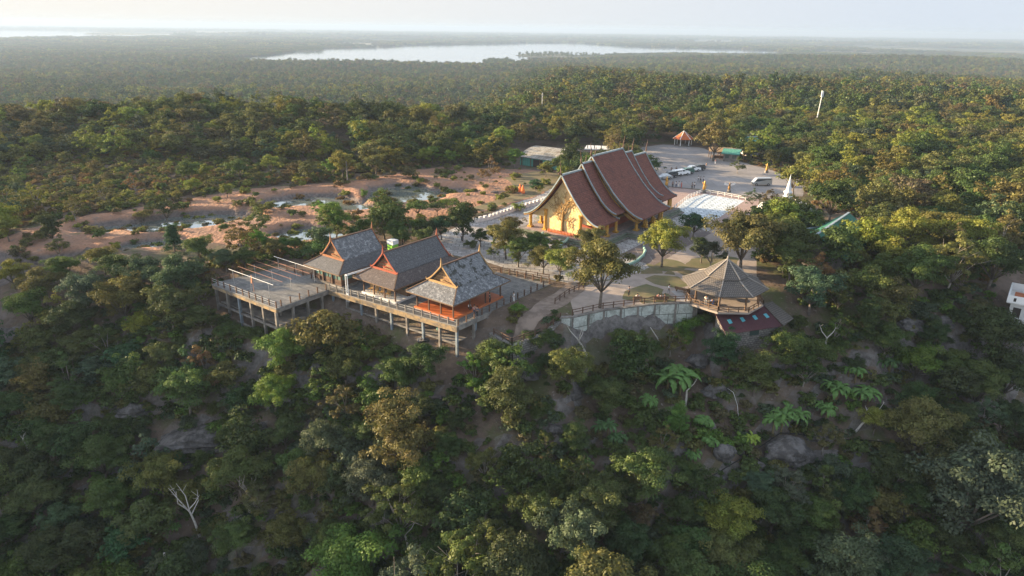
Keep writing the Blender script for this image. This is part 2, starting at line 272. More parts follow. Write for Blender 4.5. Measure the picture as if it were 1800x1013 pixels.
def ground_mat():
    m = bpy.data.materials.new('ground'); m.use_nodes = True; n = m.node_tree.nodes; l = m.node_tree.links; b = n['Principled BSDF']
    b.inputs['Roughness'].default_value = .95; b.inputs['Specular IOR Level'].default_value = .1
    tc = n.new('ShaderNodeTexCoord')
    def noise(s, d=8, r=.65):
        q = n.new('ShaderNodeTexNoise'); q.inputs['Scale'].default_value = s; q.inputs['Detail'].default_value = d; q.inputs['Roughness'].default_value = r; l.new(tc.outputs['Object'], q.inputs['Vector']); return q.outputs['Fac']
    def mr(v, a, b_):
        q = n.new('ShaderNodeMapRange'); q.inputs['From Min'].default_value = a; q.inputs['From Max'].default_value = b_; l.new(v, q.inputs['Value']); return q.outputs[0]
    def mix(f, A, B):
        q = n.new('ShaderNodeMix'); q.data_type = 'RGBA'; l.new(f, q.inputs['Factor'])
        for k, v in (('A', A), ('B', B)):
            if isinstance(v, tuple): q.inputs[k].default_value = (*v, 1)
            else: l.new(v, q.inputs[k])
        return q.outputs['Result']
    floor = mix(mr(noise(.5), .35, .65), (.10, .075, .058), (.17, .125, .095))
    floor = mix(mr(noise(.12), .5, .62), floor, (.095, .10, .045))          # grassy patches
    floor = mix(mr(noise(1.6), .6, .7), floor, (.27, .24, .21))            # pale leaf litter and stones
    rock = mix(mr(noise(.9, 10, .7), .4, .62), (.20, .185, .175), (.095, .085, .08))
    geo = n.new('ShaderNodeNewGeometry'); sx = n.new('ShaderNodeSeparateXYZ'); l.new(geo.outputs['True Normal'], sx.inputs[0])
    zz = n.new('ShaderNodeMapRange'); zz.inputs['From Min'].default_value = .80; zz.inputs['From Max'].default_value = .62; l.new(sx.outputs['Z'], zz.inputs['Value'])
    c = mix(zz.outputs[0], floor, rock)
    sp = n.new('ShaderNodeSeparateXYZ'); l.new(tc.outputs['Object'], sp.inputs[0])
    farf = mr(sp.outputs['Y'], 900, 3000)
    c = mix(farf, c, mix(mr(noise(.0012, 7), .48, .58), (.06, .07, .035), (.19, .17, .11)))
    l.new(c, b.inputs['Base Color'])
    bp = n.new('ShaderNodeBump'); bp.inputs['Distance'].default_value = .35; l.new(noise(.8, 9), bp.inputs['Height']); l.new(bp.outputs[0], b.inputs['Normal'])
    return m
M['ground'] = ground_mat()

# ------------------------------------------------------------------ mesh helpers
class MB:
    def __init__(s): s.v = []; s.f = []; s.m = []
    def add(s, vs, fs, mi=0):
        o = len(s.v); s.v += [tuple(p) for p in vs]; s.f += [tuple(o+i for i in q) for q in fs]; s.m += [mi]*len(fs); return s
    def box(s, x0, x1, y0, y1, z0, z1, mi=0):
        return s.add([(x0, y0, z0), (x1, y0, z0), (x1, y1, z0), (x0, y1, z0), (x0, y0, z1), (x1, y0, z1), (x1, y1, z1), (x0, y1, z1)],
                     [(0, 3, 2, 1), (4, 5, 6, 7), (0, 1, 5, 4), (1, 2, 6, 5), (2, 3, 7, 6), (3, 0, 4, 7)], mi)
    def beam(s, p, q, w=.1, hgt=None, mi=0):
        p = Vector(p); q = Vector(q); hgt = hgt or w; d = (q-p).normalized()
        a = d.cross(Vector((0, 0, 1)));
        if a.length < 1e-3: a = Vector((1, 0, 0))
        a.normalize(); b = a.cross(d); a = a*w/2; b = b*hgt/2
        return s.add([p-a-b, p+a-b, p+a+b, p-a+b, q-a-b, q+a-b, q+a+b, q-a+b], [(0, 1, 2, 3), (7, 6, 5, 4), (0, 4, 5, 1), (1, 5, 6, 2), (2, 6, 7, 3), (3, 7, 4, 0)], mi)
    def tube(s, pts, rad, n=8, mi=0, cap=True):
        pts = [Vector(p) for p in pts]; rad = rad if isinstance(rad, (list, tuple)) else [rad]*len(pts); vs = []; fs = []
        for i, p in enumerate(pts):
            d = (pts[min(i+1, len(pts)-1)]-pts[max(i-1, 0)]).normalized(); a = d.cross(Vector((.3, .9, .1)));
            if a.length < .05: a = d.cross(Vector((1, 0, 0)))
            a.normalize(); b = d.cross(a)
            for k in range(n): t = 2*math.pi*k/n; vs.append(p+(a*math.cos(t)+b*math.sin(t))*rad[i])
        for i in range(len(pts)-1):
            for k in range(n): fs.append((i*n+k, i*n+(k+1) % n, (i+1)*n+(k+1) % n, (i+1)*n+k))
        if cap: fs += [tuple(range(n))[::-1], tuple((len(pts)-1)*n+k for k in range(n))]
        return s.add(vs, fs, mi)
    def lathe(s, prof, c=(0, 0, 0), n=16, mi=0, ph=0):
        vs = []; fs = []
        for (r_, z) in prof:
            for k in range(n): t = 2*math.pi*k/n+ph; vs.append((c[0]+r_*math.cos(t), c[1]+r_*math.sin(t), c[2]+z))
        for i in range(len(prof)-1):
            for k in range(n): fs.append((i*n+k, i*n+(k+1) % n, (i+1)*n+(k+1) % n, (i+1)*n+k))
        fs += [tuple(range(n))[::-1], tuple((len(prof)-1)*n+k for k in range(n))]
        return s.add(vs, fs, mi)
    def prism(s, poly, z0, z1, mi=0):
        n = len(poly); vs = [(p[0], p[1], z0) for p in poly]+[(p[0], p[1], z1) for p in poly]
        ar = sum(poly[i][0]*poly[(i+1) % n][1]-poly[(i+1) % n][0]*poly[i][1] for i in range(n))
        fs = [tuple(range(n))[::-1], tuple(range(n, 2*n))]+[(i, (i+1) % n, n+(i+1) % n, n+i) for i in range(n)]
        if ar < 0: fs = [q[::-1] for q in fs]
        return s.add(vs, fs, mi)
    def slab(s, quad, th, mi=0):
        """a plate: top face given counter-clockwise from above, thickness th downwards"""
        n = len(quad); q = [Vector(p) for p in quad]; vs = q+[p-Vector((0, 0, th)) for p in q]
        return s.add(vs, [tuple(range(n)), tuple(range(n, 2*n))[::-1]]+[(i, n+i, n+(i+1) % n, (i+1) % n) for i in range(n)], mi)
    def build(s, name, mats, parent=None, smooth=False):
        me = bpy.data.meshes.new(name); me.from_pydata([tuple(p) for p in s.v], [], s.f)
        for m_ in (mats if isinstance(mats, (list, tuple)) else [mats]): me.materials.append(m_)
        if max(s.m, default=0) > 0: me.polygons.foreach_set('material_index', s.m)
        if smooth: me.polygons.foreach_set('use_smooth', [True]*len(me.polygons))
        autouv(me); me.update()
        o = bpy.data.objects.new(name, me); C.objects.link(o)
        if parent: o.parent = parent
        return o
def autouv(me):
    uv = me.uv_layers.new(name='UVMap'); co = [v.co for v in me.vertices]; up = Vector((0, 0, 1)); dat = []
    for p in me.polygons:
        n = p.normal; a = up.cross(n)
        a = Vector((1, 0, 0)) if a.length < .04 else a.normalized()
        b = n.cross(a)
        for li in p.loop_indices:
            c = co[me.loops[li].vertex_index]; dat += [c.dot(a), c.dot(b)]
    uv.data.foreach_set('uv', dat)
def tag(o, label=None, cat=None, group=None, kind=None):
    if label: o['label'] = label
    if cat: o['category'] = cat
    if group: o['group'] = group
    if kind: o['kind'] = kind
    return o
def empty(name, loc=(0, 0, 0), rz=0, label=None, cat=None, group=None):
    o = bpy.data.objects.new(name, None); C.objects.link(o); o.location = loc; o.rotation_euler = (0, 0, rz); o.empty_display_size = .5
    return tag(o, label, cat, group)
def struct(name, mb, m): return tag(mb.build(name, m), kind='structure')
def ctree(o, parent=None):
    c = o.copy(); C.objects.link(c); c.parent = parent
    for ch in o.children: ctree(ch, c)
    return c
rng = random.Random(7); nr = np.random.default_rng(11)

# ------------------------------------------------------------------ ground sheet
def grow(a, step, end, k): 
    out = [a]; s = step
    while abs(out[-1]-a) < abs(end-a): s *= k; out.append(out[-1]+s*(1 if end > a else -1))
    return out[1:]
GX = np.array(grow(-140, 1.2, -45000, 1.13)[::-1]+list(np.arange(-140, 160.1, 1.2))+grow(160, 1.2, 45000, 1.13))
GY = np.array(grow(40, 1.2, -3000, 1.25)[::-1]+list(np.arange(40, 300.1, 1.2))+grow(300, 1.2, 45000, 1.055))
def build_ground():
    X, Y = np.meshgrid(GX, GY); Z = h(X, Y); nx, ny = len(GX), len(GY)
    co = np.stack([X, Y, Z], -1).reshape(-1, 3)
    idx = np.arange(nx*ny).reshape(ny, nx); f = np.stack([idx[:-1, :-1], idx[:-1, 1:], idx[1:, 1:], idx[1:, :-1]], -1).reshape(-1, 4)
    me = bpy.data.meshes.new('ground'); me.vertices.add(len(co)); me.vertices.foreach_set('co', co.ravel())
    me.loops.add(f.size); me.loops.foreach_set('vertex_index', f.ravel()); me.polygons.add(len(f)); me.polygons.foreach_set('loop_start', np.arange(0, f.size, 4))
    me.polygons.foreach_set('use_smooth', np.ones(len(f), bool)); me.update(); me.validate(); me.materials.append(M['ground'])
    o = bpy.data.objects.new('ground', me); C.objects.link(o); tag(o, kind='structure'); return Z
GZ = build_ground()
import bisect
_gx = GX.tolist(); _gy = GY.tolist(); _gzl = GZ.tolist()
def gz(x, y):          # height of the ground mesh itself
    i = min(max(bisect.bisect(_gx, x)-1, 0), len(_gx)-2); j = min(max(bisect.bisect(_gy, y)-1, 0), len(_gy)-2)
    u = (x-_gx[i])/(_gx[i+1]-_gx[i]); v = (y-_gy[j])/(_gy[j+1]-_gy[j]); a = _gzl[j]; b = _gzl[j+1]
    return (a[i]*(1-u)+a[i+1]*u)*(1-v)+(b[i]*(1-u)+b[i+1]*u)*v
hh = gz
def inpoly(x, y, poly):
    c = False; n = len(poly); j = n-1
    for i in range(n):
        xi, yi = poly[i][0], poly[i][1]; xj, yj = poly[j][0], poly[j][1]
        if (yi > y) != (yj > y) and x < (xj-xi)*(y-yi)/(yj-yi)+xi: c = not c
        j = i
    return c
def pxpoly(pts, z=0.0): return [(P(a, b, z).x, P(a, b, z).y) for a, b in pts]
def roughen(poly, step=2.0, amp=.5, seed=0):
    out = []; n = len(poly); r_ = random.Random(seed)
    for i in range(n):
        a = Vector(poly[i]); b = Vector(poly[(i+1) % n]); k = max(1, int((b-a).length/step))
        for q in range(k):
            p = a.lerp(b, q/k); out.append((p.x+r_.uniform(-amp, amp), p.y+r_.uniform(-amp, amp)))
    return out
def flat(name, poly, z, m, kind='structure', holes=None):
    bm = bmesh.new(); vs = [bm.verts.new((x, y, z)) for x, y in poly]; fc = bm.faces.new(vs)
    bmesh.ops.triangulate(bm, faces=[fc]); bmesh.ops.recalc_face_normals(bm, faces=bm.faces)
    me = bpy.data.meshes.new(name); bm.to_mesh(me); bm.free()
    if len(me.polygons) and me.polygons[0].normal.z < 0: me.flip_normals()
    me.materials.append(m); autouv(me); o = bpy.data.objects.new(name, me); C.objects.link(o); return tag(o, kind=kind)
def draped(name, poly, dz, m):
    x0 = min(p[0] for p in poly); x1 = max(p[0] for p in poly); y0 = min(p[1] for p in poly); y1 = max(p[1] for p in poly)
    ii = [i for i in range(len(GX)-1) if GX[i+1] > x0 and GX[i] < x1]; jj = [j for j in range(len(GY)-1) if GY[j+1] > y0 and GY[j] < y1]
    vid = {}; vs = []; fs = []
    def vv(i, j):
        if (i, j) not in vid: vid[(i, j)] = len(vs); vs.append((GX[i], GY[j], GZ[j, i]+dz))
        return vid[(i, j)]
    for i in ii:
        for j in jj:
            if inpoly((GX[i]+GX[i+1])/2, (GY[j]+GY[j+1])/2, poly): fs.append((vv(i, j), vv(i+1, j), vv(i+1, j+1), vv(i, j+1)))
    me = bpy.data.meshes.new(name); me.from_pydata(vs, [], fs); me.polygons.foreach_set('use_smooth', [True]*len(fs)); me.materials.append(m)
    # pull the stepped border onto the outline
    bm = bmesh.new(); bm.from_mesh(me); seg = [(Vector(poly[k]), Vector(poly[(k+1) % len(poly)])) for k in range(len(poly))]
    for v in bm.verts:
        if v.is_boundary:
            p = Vector((v.co.x, v.co.y)); best = None
            for a, b in seg:
                ab = b-a; t = max(0, min(1, (p-a).dot(ab)/max(ab.length_squared, 1e-9))); q = a+ab*t; dd = (q-p).length
                if best is None or dd < best[0]: best = (dd, q)
            if best[0] < 1.4: v.co.x, v.co.y = best[1]; v.co.z = gz(v.co.x, v.co.y)+dz
    bm.to_mesh(me); bm.free(); autouv(me); o = bpy.data.objects.new(name, me); C.objects.link(o); return tag(o, kind='structure')

DIRT = [pxpoly(q) for q in [
    [(-60, 468), (-30, 430), (30, 409), (110, 385), (200, 374), (262, 362), (330, 351), (380, 341), (440, 331), (520, 328), (600, 320), (690, 308), (730, 300), (790, 292), (850, 296), (905, 298),
     (985, 302), (975, 330), (935, 348), (885, 362), (820, 380), (770, 388), (700, 388), (620, 392), (580, 420), (540, 432), (480, 440), (440, 425), (400, 432), (330, 420), (290, 440), (230, 438), (150, 436), (80, 446), (20, 455)]]]
DIRT[0] = roughen(DIRT[0], 3, .8, 3)
draped('dirt_clearing', DIRT[0], .03, M['dirt'])
pit_water = [(-1.25, 0), (-1.15, 1), (-.85, 2), (-.95, 3), (-1.3, 4), (-1.05, 5), (-.95, 6), (-1, 7)]
for lv, k in pit_water:
    if k in (4, 7): continue
    cx, cy, a, b, an, dp = PW[k]; lvl = -dp*.58
    pts = [(cx+a*.9*math.cos(t)*math.cos(an)-b*.9*math.sin(t)*math.sin(an), cy+a*.9*math.cos(t)*math.sin(an)+b*.9*math.sin(t)*math.cos(an)) for t in np.linspace(0, 2*math.pi, 40)[:-1]]
    flat('pond_water', pts, lvl, M['water'])

# parking lot, plaza, courts, garden
PARK = pxpoly([(1120, 268), (1128, 259), (1165, 254), (1230, 259), (1262, 270), (1300, 284), (1345, 297), (1385, 308), (1420, 322), (1410, 345), (1340, 349), (1300, 343), (1235, 334), (1160, 326), (1140, 305)])
flat('parking_lot', roughen(PARK, 3, .35, 1), .012, M['asphalt'])
PLAZA = pxpoly([(1150, 326.5), (1235, 335), (1300, 343.5), (1335, 350), (1330, 372), (1320, 382), (1290, 396), (1245, 392), (1180, 368)])
flat('plaza', PLAZA, .008, M['plaza'])
TPAVE = pxpoly([(748, 428), (790, 405), (850, 380), (925, 350), (965, 330), (1100, 330), (1200, 335), (1205, 350), (1290, 380), (1262, 396), (1215, 425), (1175, 452), (1130, 476), (1085, 490), (1000, 498), (960, 490), (900, 475), (840, 456), (780, 446)])
flat('temple_pavement', TPAVE, .004, M['paving'])
COURT = pxpoly([(1207, 350), (1238, 341), (1309, 353), (1262, 384), (1240, 391), (1184, 371)])
flat('tiled_court', COURT, .016, M['pool_tile'])
GARD = pxpoly([(1085, 491), (1130, 477), (1175, 453), (1215, 427), (1262, 397), (1300, 400), (1330, 430), (1330, 500), (1226, 531), (1150, 534), (1060, 545), (1010, 556), (1000, 520), (1040, 498)])
flat('garden_path', GARD, .0045, M['path'])
for nm, pl, mm in [('lawn', [(1098, 512), (1135, 499), (1168, 509), (1160, 521), (1110, 530), (1094, 526)], 'lawn'), ('lawn', [(1133, 490), (1150, 484), (1192, 486), (1210, 502), (1190, 507), (1150, 500)], 'lawn'),
                   ('lawn', [(1122, 529), (1170, 515), (1192, 527), (1180, 532), (1130, 534)], 'lawn'), ('lawn', [(1126, 478), (1140, 471), (1163, 475), (1164, 481), (1130, 482)], 'drylawn'),
                   ('lawn', [(1167, 482), (1174, 476), (1186, 479), (1186, 484)], 'drylawn'), ('lawn', [(1190, 478), (1200, 474), (1232, 478), (1240, 483), (1205, 486)], 'drylawn'),
                   ('lawn', [(1198, 472), (1215, 455), (1270, 448), (1300, 455), (1290, 472)], 'lawn')]:
    flat(nm, roughen(pxpoly(pl), 1, .12, 5), .0125, M[mm])
c = P(1171, 466); flat('lawn', [(c.x+3.6*math.cos(t), c.y+3.6*math.sin(t)) for t in np.linspace(0, 6.283, 25)[:-1]], .0165, M['lawn'])
flat('concrete_path', pxpoly([(1180, 512), (1192, 510), (1225, 530), (1200, 532)]), .0125, M['path_conc'])
TRAIL = pxpoly([(1005, 500), (1030, 510), (1000, 540), (950, 565), (905, 592), (880, 585), (930, 550), (975, 520)], -.5)
draped('dirt_path', roughen(TRAIL, 1.5, .3, 8), .03, M['trail2'])
draped('dirt_path', roughen(pxpoly([(1500, 545), (1560, 520), (1640, 512), (1720, 500), (1790, 495), (1790, 515), (1700, 530), (1600, 535), (1540, 548)], -3), 2, .5, 9), .04, M['trail'])
TERRA = roughen(pxpoly([(480, 470), (560, 445), (640, 425), (750, 430), (780, 448), (900, 478), (960, 492), (968, 505), (900, 470), (560, 480), (520, 492)]), 2, .3, 4)
# shallow borders of dry lawn near the temple
flat('lawn', roughen(pxpoly([(840, 372), (880, 362), (935, 346), (975, 330), (1000, 312), (960, 300), (880, 308), (905, 330), (880, 350), (830, 365)]), 2, .5, 6), .034, M['drylawn'])

# ------------------------------------------------------------------ lakes on the plain
LZ = -61.0
def lake(name, pts): 
    return flat(name, pxpoly(pts, LZ), LZ, M['lake'])
LAKES = []
def addlake(pts):
    LAKES.append(pxpoly(pts, LZ)); lake('lake_water', pts)
addlake([(400, 103), (460, 99), (500, 94), (545, 86), (600, 85), (660, 84), (720, 80), (790, 79), (850, 78), (930, 76), (1010, 76), (1080, 81), (1150, 84), (1230, 86), (1300, 87), (1365, 91), (1385, 97),
         (1200, 96), (1100, 97), (1060, 100), (1020, 106), (960, 106), (925, 110), (890, 116), (855, 121), (800, 116), (700, 113), (560, 112), (440, 110)])
addlake([(-120, 52), (0, 53), (120, 54), (180, 55.5), (260, 57), (300, 60), (310, 64), (240, 66), (120, 67), (0, 69), (-120, 72)])
def island(pts):
    poly = pxpoly(pts, LZ); ISL.append(poly)
    return flat('island', poly, LZ+.6, M['ground'])
ISL = []
island([(905, 98), (925, 94.5), (985, 94), (1010, 97), (1100, 97.5), (1120, 100), (1000, 102), (930, 101)])
island([(512, 89), (520, 86.5), (560, 87), (572, 89.5), (540, 91)])
island([(145, 60), (170, 56.5), (235, 57.5), (300, 60), (240, 62), (180, 62)])
island([(850, 112), (862, 107), (895, 109), (905, 112), (870, 116)])
WK = dict(B=9.0, R=7.2, A=9.2, U=9.2, S=8.8, C=5.0)
def solve(px, py, wpx, kc=4.7, wk=8.0):
    """stand a tree so that its crown centre is seen at (px, py) and is wpx photo pixels wide"""
    d0, d1, d2 = (float(v) for v in ray(px, py)); t = 30.0
    while t < 900:
        s = wpx*t/FPX/wk
        if d2*t+CAM_H <= hh(d0*t, d1*t)+kc*s: return d0*t, d1*t, s
        t += .25
    return None

# ------------------------------------------------------------------ frames of the temple terrace and of the wooden decks
U_ = np.array([.8, -.6]); V_ = np.array([.6, .8]); RZ = math.atan2(-.6, .8)
def fr(o, u, v): return (o[0]+U_[0]*u+V_[0]*v, o[1]+U_[1]*u+V_[1]*v)
DO = (-7.8, 89.1); TO = (10.05, 133.3)
def glocal(o, u, v): x, y = fr(o, u, v); return gz(x, y)

# ------------------------------------------------------------------ the temple
temple = empty('temple', (TO[0], TO[1], 0), RZ, 'great temple hall with five stepped red tiled roofs and golden front', 'temple')
def curve(w, ze, zr, p=1.62, n=14, x1=1.0): return [(w*t*x1, ze+(zr-ze)*(1-t*x1)**p) for t in [i/n for i in range(n+1)]]
def sweep_roof(y0, y1, w, ze, zr, th=.22, p=1.62, breaks=()):
    """curved roof shell on both sides with small steps where the layers overlap"""
    b = MB(); n = 18
    for sgn in (-1, 1):
        pr = []
        for i in range(n+1):
            t = i/n; z = ze+(zr-ze)*(1-t)**p
            pr.append((w*t, z+sum(.16*(1-min(1, max(0, (t-bk)/.3))) if t < bk+.3 and t >= bk else 0 for bk in ()), t))
        vs = []
        lift = 0
        for (x, z, t) in pr:
            lift = -sum(.13 for bk in breaks if t > bk)
            vs += [(sgn*x, y0, z+lift), (sgn*x, y1, z+lift), (sgn*x, y0, z+lift-th), (sgn*x, y1, z+lift-th)]
        fs = []
        for i in range(n):
            a = i*4; c_ = a+4
            top = (a, c_, c_+1, a+1) if sgn > 0 else (a, a+1, c_+1, c_)
            fs += [top, tuple(q+2 for q in top)[::-1], (a, a+2, c_+2, c_), (a+1, c_+1, c_+3, a+3)]
        fs.append((n*4, n*4+2, n*4+3, n*4+1)); b.add(vs, fs)
    return b
tiers = [(-1.0, 7.2, 8.9, 4.35, 13.2, (.53,)), (6.4, 11.0, 8.6, 5.4, 14.4, (.5,)), (10.2, 23.2, 12.5, 4.4, 15.4, (.38, .70)), (22.6, 27.6, 8.6, 5.4, 14.3, (.5,)), (26.8, 34.6, 8.9, 4.35, 13.1, (.53,))]
for (y0, y1, w_, ze, zr, br_) in tiers:
    rf = sweep_roof(y0, y1, w_, ze, zr, breaks=br_).build('roof', M['roof_red'], temple)
    b = MB(); b.box(-.2, .2, y0-.1, y1+.1, zr-.05, zr+.26); b.build('ridge_cap', M['trim_blue'], rf)
    cv = curve(w_, ze, zr)
    for yy in (y0, y1):
        b = MB(); sg = -1 if yy == y0 else 1
        for s_ in (-1, 1):
            for i in range(len(cv)-1):
                (xa, za), (xb, zb) = cv[i], cv[i+1]; la = -sum(.13 for bk in br_ if xa/w_ > bk); lb = -sum(.13 for bk in br_ if xb/w_ > bk)
                b.beam((s_*xa, yy+sg*.12, za+.08+la), (s_*xb, yy+sg*.12, zb+.08+lb), .20, .22)
                b.beam((s_*xa, yy+sg*.05, za-.22+la), (s_*xb, yy+sg*.05, zb-.22+lb), .16, .30, 1)
        b.build('bargeboard', [M['trim_blue'], M['gold_dark']], rf)
    for yy, sg in ((y0, -1), (y1, 1)):
        b = MB(); b.tube([(0, yy, zr), (0, yy+sg*.5, zr+.6), (0, yy+sg*.35, zr+1.3), (0, yy+sg*.75, zr+2.3), (0, yy+sg*.72, zr+3.0)], [.20, .17, .11, .07, .02], 7); b.build('finial', M['wood_dark'], rf)
# gable infill of the tiers
for yy, w_, ze, zr in ((.3, 8.6, 4.3, 12.9), (33.2, 8.6, 4.3, 12.8)):
    b = MB(); cv = curve(w_, ze, zr); poly = [(-x, z) for x, z in cv[::-1]]+[(x, z) for x, z in cv[1:]]; n = len(poly)
    vs = [(x, yy, z-.35) for x, z in poly]+[(x, yy+.3, z-.35) for x, z in poly]
    lo_ = [(x, yy, max(3.9, 3.9)) for x, z in poly]
    for i in range(n-1):
        (xa, za), (xb, zb) = poly[i], poly[i+1]; za = max(za-.35, 3.92); zb = max(zb-.35, 3.92)
        b.add([(xa, yy, 3.9), (xb, yy, 3.9), (xb, yy, zb), (xa, yy, za), (xa, yy+.3, 3.9), (xb, yy+.3, 3.9), (xb, yy+.3, zb), (xa, yy+.3, za)], [(0, 1, 2, 3), (7, 6, 5, 4), (3, 2, 6, 7), (1, 0, 4, 5)])
    b.build('gable', M['gold_pale'], temple)
for (y0, w_, ze, zr) in ((6.6, 8.3, 5.3, 14.1), (10.4, 12.0, 4.3, 15.1), (23.0, 12.0, 4.3, 15.1), (27.3, 8.3, 5.3, 14.0)):
    b = MB(); cv = curve(w_, ze, zr)
    for s_ in (-1, 1):
        for i in range(len(cv)-1):
            (xa, za), (xb, zb) = cv[i], cv[i+1]; b.add([(s_*xa, y0, za-1.6), (s_*xb, y0, max(zb-1.6, ze-.9)), (s_*xb, y0, zb-.8), (s_*xa, y0, za-.8)], [(0, 1, 2, 3)])
    b.build('gable', M['gold_dark'], temple)
b = MB(); b.box(-4.15, 3.95, .62, .95, 1.2, 7.0); b.add([(-4.15, .62, 7.0), (3.95, .62, 7.0), (0, .62, 11.2), (-4.15, .95, 7.0), (3.95, .95, 7.0), (0, .95, 11.2)], [(0, 1, 2), (5, 4, 3), (0, 2, 5, 3), (1, 4, 5, 2)])
b.box(-4.15, 3.95, .16, .62, 1.2, 3.9); wallp = b.build('front_wall', M['gold_pale'], temple)
# branching tree relief
b = MB(); r_ = random.Random(5)
def branch(x, z, a, ln, rd, dep):
    pts = [(x, z)]
    for i in range(5): a += r_.uniform(-.28, .28); x += math.sin(a)*ln/5; z += math.cos(a)*ln/5; pts.append((x, z))
    b.tube([(px_, .05, pz_) for px_, pz_ in pts], [rd*(1-.12*i) for i in range(6)], 6)
    if dep > 0:
        for i in (2, 3, 4, 5):
            s_ = 1 if i % 2 else -1; branch(pts[i][0], pts[i][1], a+s_*r_.uniform(.6, 1.25), ln*r_.uniform(.5, .72), rd*.55, dep-1)
b.tube([(-.1, .05, 1.3), (-.15, .05, 3.2), (0, .05, 5.6)], [.42, .27, .22], 8)
for i, (zz, aa, ll) in enumerate(((3.6, -1.15, 2.0), (3.9, 1.15, 2.0), (4.9, -.95, 2.4), (5.0, 1.0, 2.3), (5.6, -.4, 2.6), (5.6, .45, 2.5), (5.6, 0, 2.8))): branch(-.05, zz, aa, ll, .13, 2)
b.build('tree_relief', M['gold_dark'], temple)
b = MB(); b.box(-2.6, 2.6, -.35, .1, 1.21, 1.6)
for i in range(18): x = -3+i*.35; b.lathe([(.16, 0), (.2, .3), (.1, .5), (.12, .62), (.02, .75)], (x, -.6, 1.21), 7, 1)
b.build('altar_row', [M['white'], M['terra_edge']], temple)
# cella and side walls inside the colonnade
b = MB(); b.box(-5.6, 5.6, 6.8, 28, 1.2, 5.2); b.build('hall_wall', M['wood_red'], temple)
# ceiling that closes the hall under the roofs
b = MB(); b.box(-8.0, 8.0, .7, 33.0, 4.05, 4.15); b.build('ceiling', M['gold_dark'], temple)
def pillar(x, y, z0, z1, r0=.34, m='gold'):
    b = MB(); b.box(x-r0*1.5, x+r0*1.5, y-r0*1.5, y+r0*1.5, z0, z0+.35); b.lathe([(r0*1.15, .35), (r0, .6), (r0*.92, (z1-z0)*.85), (r0*1.3, (z1-z0)*.93), (r0*1.5, z1-z0)], (x, y, z0), 10); b.build('pillar', M[m], temple)
for x in (-8.0, -4.3, 4.1, 8.0): pillar(x, .1, 1.2, 4.05 if abs(x) > 5 else 5.6)
for y in (4.0, 7.6, 28.5, 32.5):
    for x in (-8, 8): pillar(x, y, 1.2, 4.1)
for y in (11.6, 15.2, 18.8, 22.2):
    for x in (-10.6, 10.6): pillar(x, y, 1.2, 4.25)
for x in (-8, -4.1, 4.1, 8): pillar(x, 33.4, 1.2, 4.05)
b = MB()
def stepped(b, x0, x1, y0, y1):
    for i, (gr, za, zb) in enumerate(((1.9, 0, .3), (1.45, .3, .62), (1.1, .62, .85), (1.3, .85, 1.02), (1.0, 1.02, 1.2))): b.box(x0-gr, x1+gr, y0-gr, y1+gr, za+.006*i-(.02 if i == 0 else 0), zb, 0 if i % 2 else 1)
stepped(b, -8.6, 8.6, -1.0, 34.2); b.build('base', [M['green_stone'], M['conc']], temple)
b = MB(); 
for s_ in (-1, 1):
    for i, (gr, za, zb) in enumerate(((2.4, 0, .31), (1.9, .31, .63), (1.55, .63, .86), (1.75, .86, 1.03), (1.4, 1.03, 1.21))):
        xa, xb = (9.0, 10.9+gr) if s_ > 0 else (-10.9-gr, -9.0); b.box(xa, xb, 10.0-gr*.5, 24+gr*.5, za+.004*i, zb+.012, 0 if i % 2 else 1)
b.build('side_base', [M['green_stone'], M['conc']], temple)
b = MB(); b.box(-8.4, 8.4, -1.6, 34.2, 1.2, 1.225); b.build('floor', M['plaza'], temple)
b = MB()
for i in range(5): b.box(-2.6, 2.6, -4.2+i*.3, -2.6, 0 if i == 0 else .2*i+.012, .2*(i+1)); 
b.build('steps', M['conc'], temple)
for s_ in (-1, 1):
    b = MB(); b.tube([(s_*3.0, -5.4, .2), (s_*3.0, -4.6, 1.0), (s_*3.0, -3.6, .9), (s_*3.0, -2.4, 1.45)], [.12, .3, .26, .2], 8); b.tube([(s_*3, -5.0, .6), (s_*3, -5.1, 1.3), (s_*3, -5.35, 1.9)], [.3, .2, .05], 7); b.build('naga_handrail', M['nagatile'], temple)
# gilded lions / guardians along the right side
for y in (13.4, 17.0, 20.5, 25.5):
    x = 12.0 if y < 24 else 9.6
    g = empty('guardian_statue', (*fr(TO, x, y), 1.22), RZ, {13.4: 'gilded guardian statue nearest the front on the right temple terrace', 17.0: 'second gilded guardian from the front on the right temple terrace', 20.5: 'third gilded guardian from the front on the right temple terrace', 25.5: 'rearmost gilded guardian statue on the right temple terrace'}[y], 'statue', 'gilded guardians beside the temple')
    b = MB(); b.box(-.4, .4, -.4, .4, 0, .35); b.build('plinth', M['conc'], g)
    b = MB(); b.lathe([(.34, 0), (.4, .2), (.27, .6), (.3, .85), (.14, 1.0), (.2, 1.2), (.15, 1.35), (.03, 1.75)], (0, 0, .35), 9); b.tube([(.25, -.1, .9), (.45, -.3, .7), (.3, -.4, .5)], [.1, .08, .07], 6); b.tube([(-.25, -.1, .9), (-.45, -.3, .7), (-.3, -.4, .5)], [.1, .08, .07], 6); b.build('figure', M['gold'], g, True)

